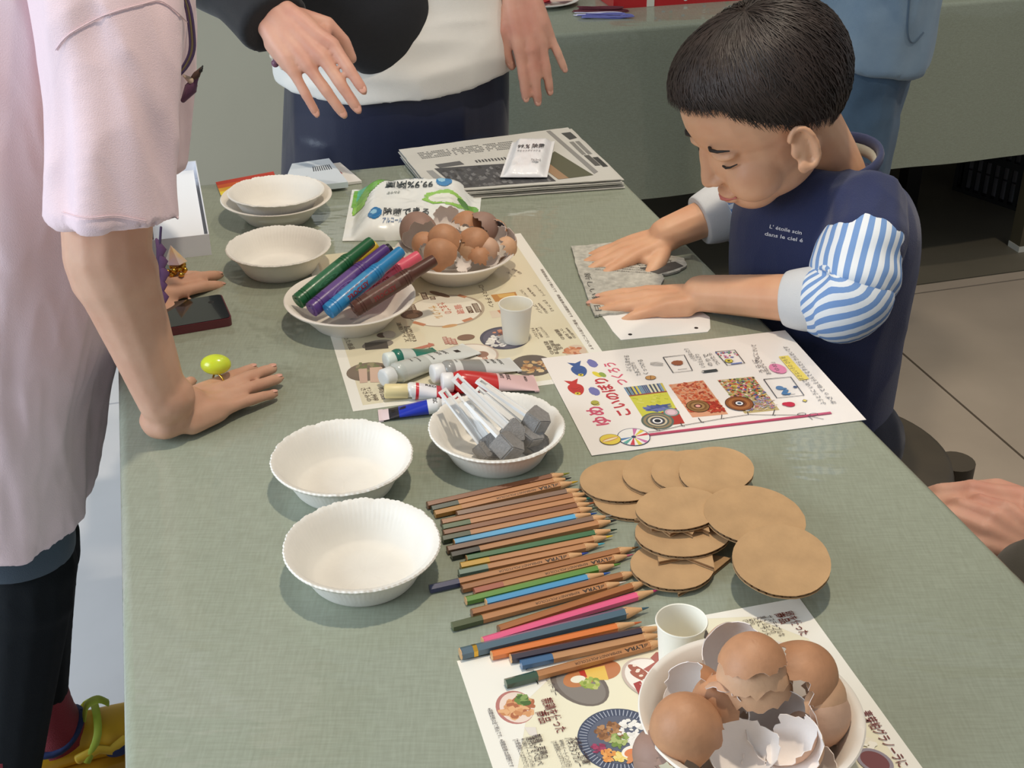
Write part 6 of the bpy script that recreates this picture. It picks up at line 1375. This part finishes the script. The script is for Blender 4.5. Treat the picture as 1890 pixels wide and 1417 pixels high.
obj('shoe', MB().loft([(-.30, 2.27, .04), (-.30, 2.2, .05), (-.31, 2.07, .035)], [(.035, .04), (.04, .045), (.035, .03)], (1, 0, 0), 18), M_BLACK, P2, True, sm=50); obj('shoe', MB().loft([(-.10, 2.27, .04), (-.10, 2.2, .05), (-.09, 2.07, .035)], [(.035, .04), (.04, .045), (.035, .03)], (1, 0, 0), 18), M_BLACK, P2, True, sm=50)

# ================= child =================
P3_ = thing('child', 'seated child in navy vest over blue striped shirt, hands on newspaper', 'person', (.50, 1.50, 0))
mb = MB(); FB = V((-.95, -.30, 0)).normalized(); LB = V((-FB.y, FB.x, 0))
Wn = TP(1292, 541, T + .0225); En = V((.385, 1.318, .752)); Sn = V((.415, 1.385, .818)); limb(mb, Sn, En, Wn, [.036, .034, .0305, .030, .0225])
tn_ = TP(1094, 556, T + .007); Xn = tn_ - Wn; Xn.z = -.012; hand(mb, basis(Xn, (.03, -.08, 1), Wn + V((0, 0, -.006))), .735, -1, [(.06, .06, .10, .05), (.0, .05, .10, .05), (-.06, .06, .1, .05), (-.26, .10, .3, .2)], [(.018, .020, -.006), (.050, .036, -.012), (.078, .040, -.014), (.10, .038, -.014)], 1.18)
Wf = TP(1228, 432, T + .026); Ef = V((.345, 1.625, .765)); Sf = V((.365, 1.590, .815)); limb(mb, Sf, Ef, Wf, [.036, .034, .030, .030, .0225])
tf = TP(1072, 486, T + .007); Xf = tf - Wf; Xf.z = -.016; hand(mb, basis(Xf, (0, -.10, 1), Wf + V((0, 0, -.008))), .745, 1, [(-.02 + .22, .10, .08, .05), (.07, .10, .12, .05), (-.06, .10, .14, .06), (-.16, .12, .16, .06)], [(.018, .022, -.006), (.044, .050, -.010), (.066, .066, -.012), (.086, .074, -.014)], 1.18)
pth, rd = cr_pr([(.415, 1.50, .46, .075, .10), (.405, 1.495, .58, .075, .10), (.395, 1.49, .72, .075, .10), (.39, 1.495, .80, .065, .095), (.392, 1.495, .845, .042, .046), (.36, 1.475, .90, .040, .042), (.335, 1.455, .935, .042, .042)], 16); mb.loft(pth, rd, FB, 20)
HC = PY(1402, 196, 1.425); HF = V((-.84, -.28, -.50)); HU = V((-.36, -.10, .90))
w_, R_ = head(mb, HC, HF, HU, 1.0)
for q in (-1, 1): limb(mb, V((.43, 1.50, .484)) + LB * .06 * q, V((.43, 1.50, .484)) + LB * .075 * q + FB * .20, V((.42, 1.48, .15)) + LB * .075 * q + FB * .19, [.06, .055, .042, .040, .026])
b3 = obj('body', remesh(mb, .0024, 7), SKIN_C, P3_, True); nails(b3); face(b3, w_)
def fr(az):   # polar angle where the hair ends: fringe, around the ear, nape
    a = abs((az + PI) % (2 * PI) - PI); 
    if a < 0.8: return 1.08 + .12 * a
    if a < 1.5: return 1.176 + (a - .8) * .88
    return 1.79 + min(.56, (a - 1.5) * .62)
hair(b3, w_, R_, 1.0, 7000, fr, 11, (46, 36, 31), wds=(.0004, .0013))
# vest
vb = MB(); pth, rd = cr_pr([(.405, 1.50, .42, .098, .118), (.400, 1.495, .54, .098, .120), (.396, 1.49, .64, .102, .124), (.393, 1.487, .73, .106, .130), (.391, 1.490, .79, .100, .132), (.392, 1.494, .832, .078, .110), (.395, 1.497, .852, .058, .066)], 36); vb.loft(pth, rd, FB, 56)
vb.tube([V((.395, 1.46, .810)), Sn + V((-.002, .02, .008)), Sn.lerp(En, .22)], [.048, .050, .048]); vb.tube([V((.38, 1.53, .80)), Sf, Sf.lerp(Ef, .2)], [.05, .052, .05])
m3 = remesh(vb, .0036, 6); displace(m3, folds(.006, 8, 8, 3.0, 2.0)); displace(m3, folds(.0045, 16, 16, 9, 6.0)); smooth(m3)
vest = obj('navy_vest', m3, fabric('navy_sweat', (37, 46, 84), .92, var=.06, bump=.35, bscale=700), P3_, True)
vt = BVHTree.FromPolygons([v.co.copy() for v in m3.vertices], [tuple(p.vertices) for p in m3.polygons])
ring = [V((.393, 1.496, .856)) + FB * (.056 * math.cos(t)) + LB * (.062 * math.sin(t)) + V((0, 0, -.016 * math.cos(t))) for t in [2 * PI * k / 32 for k in range(33)]]
obj('neck_rib', MB().loft(ring, [(.008, .0045)] * 33, (0, 0, 1), 10, False), fabric('navy_rib', (44, 52, 88), .92), vest, sm=0)
ring = [V((.396, 1.498, .848)) + FB * (.050 * math.cos(t)) + LB * (.055 * math.sin(t)) + V((0, 0, -.012 * math.cos(t))) for t in [2 * PI * k / 32 for k in range(33)]]
obj('shirt_collar', MB().loft(ring, [(.008, .004)] * 33, (0, 0, 1), 10, False), fabric('grey_print_collar', (150, 150, 140), .9, var=.4), P3_, True, sm=0)
tx = MB(); C1_ = [(1421, 421), (1480, 433)]; C2_ = [(1412, 434), (1482, 447)]
def wrap_text(st, a, b, hgt):
    vs, fs, x0, x1 = text_geo(st, .012); out = []; d = V((b[0] - a[0], b[1] - a[1])); n_ = V((d.y, -d.x)).normalized() * hgt
    for (x, y) in vs:
        k = (x - x0) / (x1 - x0); p = V(a) + d * k + n_ * y; l = on_surface(p.x, p.y, .0009, vt); out.append(l if l else V((0, 0, 0)))
    tx.add(out, fs)
wrap_text("L' étoile scin", *C1_, 9.5); wrap_text("dans le ciel é", *C2_, 9.5); obj('printed_lettering', tx, mat('white_print', (214, 214, 220), .6), vest)
def stripe_mat(n, tw):
    m = bpy.data.materials.new('blue_stripe_cotton'); m.use_nodes = True; nt = m.node_tree; N = nt.nodes; L = nt.links; b = N['Principled BSDF']; b.inputs['Roughness'].default_value = .85
    uv = N.new('ShaderNodeUVMap'); uv.uv_map = 'UVMap'; sp = N.new('ShaderNodeSeparateXYZ'); L.new(uv.outputs[0], sp.inputs[0])
    a = N.new('ShaderNodeMath'); a.operation = 'MULTIPLY'; a.inputs[1].default_value = n; L.new(sp.outputs[0], a.inputs[0])
    t = N.new('ShaderNodeMath'); t.operation = 'MULTIPLY_ADD'; t.inputs[1].default_value = tw; L.new(sp.outputs[1], t.inputs[0]); L.new(a.outputs[0], t.inputs[2])
    f = N.new('ShaderNodeMath'); f.operation = 'FRACT'; L.new(t.outputs[0], f.inputs[0]); g = N.new('ShaderNodeMath'); g.operation = 'GREATER_THAN'; g.inputs[1].default_value = .5; L.new(f.outputs[0], g.inputs[0])
    mx = N.new('ShaderNodeMix'); mx.data_type = 'RGBA'; mx.inputs[6].default_value = (*lin((226, 232, 238)), 1); mx.inputs[7].default_value = (*lin((116, 152, 204)), 1); L.new(g.outputs[0], mx.inputs[0]); L.new(mx.outputs[2], b.inputs['Base Color']); return m
M_ST = stripe_mat(22, 0); M_ST2 = stripe_mat(20, 5)
def sleeve(pts, seed, m, hint, name='striped_sleeve'):
    pth, rd = cr_pr(pts, 30); mb = MB().loft(pth, rd, hint, 72, True, lambda t, g: .05 * noise.noise(V((math.cos(g) * 1.5 + seed, math.sin(g) * 1.5, t * 5))) + .018 * math.sin(t * 12 + 2 * math.cos(g)), uvs=True); return obj(name, mb, m, P3_, True, sm=70)
Sp = Sn.lerp(En, .10); Em = Sn.lerp(En, .75)
sleeve([(*Sp, .046, .048), (*Sn.lerp(En, .4), .050, .052), (*Sn.lerp(En, .7), .051, .053), (*Sn.lerp(En, .92), .046, .050), (*Sn.lerp(En, 1.0), .034, .04)], 1, M_ST, (1, 0, 0))
sleeve([(*En.lerp(Sn, .30), .038, .040), (*En.lerp(Sn, .12), .048, .050), (*En.lerp(Wn, .04), .050, .049), (*En.lerp(Wn, .14), .045, .044), (*En.lerp(Wn, .24), .038, .038)], 4, M_ST2, (0, 0, 1), 'rolled_striped_sleeve')
M_CUFF = fabric('grey_melange_cuff', (206, 208, 210), .92, var=.06)
def cuff(a, b, r0, r1, f0, f1):
    pth, rd = cr_pr([(*V(a).lerp(b, f0), r0 * .9, r0 * .9), (*V(a).lerp(b, f0 + .01), r0, r0), (*V(a).lerp(b, (f0 + f1) / 2), (r0 + r1) / 2 * 1.04, (r0 + r1) / 2 * 1.04), (*V(a).lerp(b, f1 - .01), r1, r1), (*V(a).lerp(b, f1), r1 * .9, r1 * .9)], 16)
    obj('sleeve_cuff', MB().loft(pth, rd, (0, 0, 1), 40, True, lambda t, g: .025 * math.sin(3 * g + 5 * t)), M_CUFF, P3_, True, sm=60)
cuff(En, Wn, .038, .033, .17, .40); cuff(Ef, Wf, .041, .034, .38, .66)
sleeve([(*Sf, .048, .05), (*Sf.lerp(Ef, .6), .054, .056), (*Ef, .052, .052), (*Ef.lerp(Wf, .25), .048, .048), (*Ef.lerp(Wf, .46), .042, .042)], 7, M_ST, (1, 0, 0))
# trousers
tb3 = MB()
for q in (-1, 1): limb(tb3, V((.43, 1.50, .484)) + LB * .06 * q, V((.43, 1.50, .484)) + LB * .075 * q + FB * .20, V((.42, 1.48, .17)) + LB * .075 * q + FB * .19, [.074, .068, .056, .052, .046])
obj('dark_trousers', remesh(tb3, .006, 4), fabric('dark_twill', (30, 34, 50), .9), P3_, True)
for q in (-1, 1): a = V((.42, 1.48, .03)) + LB * .075 * q + FB * .19; obj('shoe', MB().tube([a - FB * .03 + V((0, 0, .004)), a + FB * .04 + V((0, 0, .002)), a + FB * .10], [(.03, .034), (.032, .032), (.028, .026)], 16), M_BLACK, P3_, True, sm=50)

# stool under the child
M_STOOL = mat('dark_stained_wood', (62, 54, 42), .5, var=.15, vscale=14); sc0 = V((.455, 1.535, 0))
st = thing('stool', 'dark round wooden stool under the child', 'stool', tuple(sc0))
obj('seat', MB().lathe([(.0001, .375), (.160, .375), (.168, .379), (.170, .390), (.166, .401), (.158, .404), (.0001, .404)], 56, closed=True), M_STOOL, st, sm=50)
for a in (-.05, 2.05, 4.15): obj('leg', MB().loft([(.176 * math.cos(a), .176 * math.sin(a), 0), (.176 * math.cos(a), .176 * math.sin(a), .396)], [.024, .027], (1, 0, 0), 20), M_STOOL, st, sm=50)
obj('stretcher_ring', MB().loft([(.15 * math.cos(a), .15 * math.sin(a), .16) for a in [2 * PI * k / 36 for k in range(37)]], [.009] * 37, (0, 0, 1), 8, False), M_STOOL, st, sm=0)

# ================= person in denim behind the child =================
P4 = thing('person', 'person in jeans and pale denim shirt standing behind the child', 'person', (.70, 2.42, 0))
jc = PY(1640, 60, 2.42); mb = MB(); x0, y0 = .675, 2.42
for sx in (-1, 1): limb(mb, (x0 + sx * .02, y0 + sx * .06, .78), (x0 + sx * .02, y0 + sx * .06, .45), (x0 + sx * .03, y0 + .02 + sx * .06, .09), [.07, .066, .05, .045, .03]); mb.tube([(x0 + sx * .055, y0 + sx * .06, .05), (x0 + sx * .05 - .1, y0 - .05 + sx * .06, .04)], [.032, .028])
pth, rd = cr_pr([(x0, y0, .76, .08, .11), (x0, y0, .95, .085, .12), (x0, y0, 1.15, .08, .13), (x0, y0, 1.27, .05, .055), (x0, y0, 1.34, .045, .048)], 10); mb.loft(pth, rd, (1, 0, 0), 20)
for sx in (-1, 1): limb(mb, (x0, y0 + sx * .17, 1.2), (x0 - .02, y0 + sx * .20, .98), (x0 - .1, y0 + sx * .12, 1.08), [.045, .042, .036, .035, .026]); hand(mb, basis((-1, -sx * .3, .3), (0, 0, 1), (x0 - .11, y0 + sx * .115, 1.085)), .9, sx, [(0, .3, .3, .2)] * 4)
w_, R_ = head(mb, (x0 - .02, y0, 1.44), (-1, -.2, -.3), (-.2, 0, 1), 1.12); b4 = obj('body', remesh(mb, .004, 6), SKIN_A, P4, True); NAILS.clear(); face(b4, w_, 1.12); hair(b4, w_, R_, 1.12, 700, lambda az: 1.3 + .9 * (1 - math.cos(az)) / 2, 6)
jb = MB()
for sx in (-1, 1): limb(jb, (x0 + sx * .02, y0 + sx * .055, .76), (x0 + sx * .02, y0 + sx * .06, .45), (x0 + sx * .03, y0 + .02 + sx * .06, .12), [.088, .080, .068, .062, .058])
jb.ell((x0, y0, .76), (.105, .14, .10)); m4 = remesh(jb, .006, 4); displace(m4, folds(.010, 7, 7, 5, 4.0)); displace(m4, folds(.006, 14, 14, 14, 2.0)); obj('blue_jeans', smooth(m4), fabric('blue_denim', (74, 100, 124), .85, c2=(52, 76, 98), bump=.3), P4, True)
sb4 = MB(); pth, rd = cr_pr([(x0 - .005, y0, .735, .120, .150), (x0, y0, .80, .118, .155), (x0, y0, .95, .112, .15), (x0, y0, 1.15, .10, .16), (x0, y0, 1.26, .06, .08)], 20); sb4.loft(pth, rd, (1, 0, 0), 48)
for sx in (-1, 1): sb4.tube([(x0, y0 + sx * .15, 1.2), (x0 - .02, y0 + sx * .20, .98), (x0 - .09, y0 + sx * .13, 1.07)], [.06, .055, .045])
m4 = remesh(sb4, .006, 4); displace(m4, folds(.010, 6, 6, 5, 9.0)); displace(m4, folds(.007, 16, 16, 7, 2.0)); M_PD = fabric('pale_denim', (134, 156, 174), .85, c2=(112, 136, 158)); s4 = obj('denim_shirt', smooth(m4), M_PD, P4, True)
for sx in (-1, 1): obj('shoe', MB().tube([(x0 + sx * .03 + .03, y0 + .02 + sx * .06, .042), (x0 + sx * .03 - .05, y0 - .01 + sx * .06, .04), (x0 + sx * .03 - .14, y0 - .06 + sx * .06, .034)], [(.042, .040), (.044, .038), (.038, .030)], 16), M_BLACK, P4, True, sm=50)
t4 = BVHTree.FromPolygons([v.co.copy() for v in m4.vertices], [tuple(p.vertices) for p in m4.polygons])
seam([(1680, -20), (1675, 55), (1684, 78), (1704, 60)], .0014, fabric('seam_thread', (84, 104, 122)), s4, 'pocket_seam', t4)

# ================= person at the right edge, only hands and knee in view =================
P5 = thing('person', 'seated person at the right edge, only folded hands and dark knee in view', 'person', (.86, 1.02, 0))
mb = MB(); hz = .60
w1 = PY(1920, 945, 1.26); w2 = PY(1940, 1030, 1.20); h1 = basis(PY(1795, 935, 1.27) - w1, (-.1, -.55, .8), w1); h2 = basis(PY(1845, 980, 1.22) - w2, (-.25, -.65, .7), w2)
hand(mb, h1, .90, -1, [(-.04, .35, .5, .3), (0, .38, .5, .3), (.03, .42, .5, .3), (.07, .46, .5, .3)], [(.018, .020, -.008), (.050, .036, -.018), (.080, .036, -.028), (.100, .030, -.034)], 1.16); hand(mb, h2, .92, 1, [(-.04, .5, .8, .4), (0, .52, .8, .4), (.03, .55, .8, .4), (.07, .58, .8, .4)], [(.018, .020, -.008), (.050, .034, -.020), (.076, .028, -.034), (.092, .018, -.042)], 1.18)
limb(mb, (.83, 1.22, 1.05), (.78, 1.24, .74), w1, [.048, .044, .038, .037, .027]); limb(mb, (.86, .86, 1.05), (.80, .88, .76), w2, [.048, .044, .038, .037, .027])
pth, rd = cr_pr([(.90, 1.03, .46, .10, .14), (.90, 1.03, .70, .10, .13), (.88, 1.03, .95, .09, .14), (.86, 1.03, 1.08, .08, .14), (.84, 1.03, 1.16, .05, .055), (.82, 1.03, 1.22, .046, .05)], 12); mb.loft(pth, rd, (1, 0, 0), 20)
w_, R_ = head(mb, (.80, 1.03, 1.32), (-1, .1, -.3), (-.3, 0, 1), 1.12)
for sx in (-1, 1): limb(mb, (.88, 1.03 + sx * .09, .47), (.60, 1.05 + sx * .09, .47), (.62, 1.05 + sx * .09, .08), [.075, .07, .05, .046, .03]); mb.tube([(.63, 1.05 + sx * .09, .05), (.52, 1.06 + sx * .09, .035)], [.032, .028])
b5 = obj('body', remesh(mb, .0034, 6), SKIN_B, P5, True); nails(b5); face(b5, w_, 1.12); hair(b5, w_, R_, 1.12, 700, lambda az: 1.3 + .9 * (1 - math.cos(az)) / 2, 8)
cb = MB(); pth, rd = cr_pr([(.90, 1.03, .44, .14, .18), (.90, 1.03, .70, .13, .17), (.88, 1.03, .95, .12, .18), (.86, 1.03, 1.09, .09, .17), (.84, 1.03, 1.15, .055, .065)], 16); cb.loft(pth, rd, (1, 0, 0), 36)
cb.tube([(.84, 1.20, 1.05), (.78, 1.24, .74), V((.78, 1.24, .74)).lerp(w1, .6)], [.062, .056, .044]); cb.tube([(.87, .87, 1.05), (.80, .88, .76), V((.80, .88, .76)).lerp(w2, .8)], [.062, .056, .046])
M_OLV = fabric('olive_grey_twill', (78, 74, 66), .9); obj('grey_jacket', smooth(remesh(cb, .006, 5)), M_OLV, P5, True)
tb5 = MB()
for sx in (-1, 1): limb(tb5, (.88, 1.03 + sx * .09, .47), (.60, 1.05 + sx * .09, .47), (.62, 1.05 + sx * .09, .10), [.088, .082, .066, .058, .05])
obj('grey_trousers', smooth(remesh(tb5, .006, 5)), M_OLV, P5, True)
for sx in (-1, 1): obj('shoe', MB().tube([(.64, 1.05 + sx * .09, .04), (.58, 1.055 + sx * .09, .036), (.51, 1.06 + sx * .09, .03)], [(.04, .036), (.04, .036), (.035, .028)], 16), M_BLACK, P5, True, sm=50)
st2 = thing('stool', 'dark wooden stool under the person at the right edge', 'stool', (.93, 1.03, 0))
obj('seat', MB().lathe([(.0001, .355), (.160, .355), (.168, .359), (.170, .368), (.166, .377), (.158, .380), (.0001, .380)], 48, closed=True), M_STOOL, st2, sm=50)
for a in (.3, 2.4, 4.5): obj('leg', MB().loft([(.15 * math.cos(a), .15 * math.sin(a), 0), (.15 * math.cos(a), .15 * math.sin(a), .356)], [.022, .024], (1, 0, 0), 20), M_STOOL, st2, sm=50)
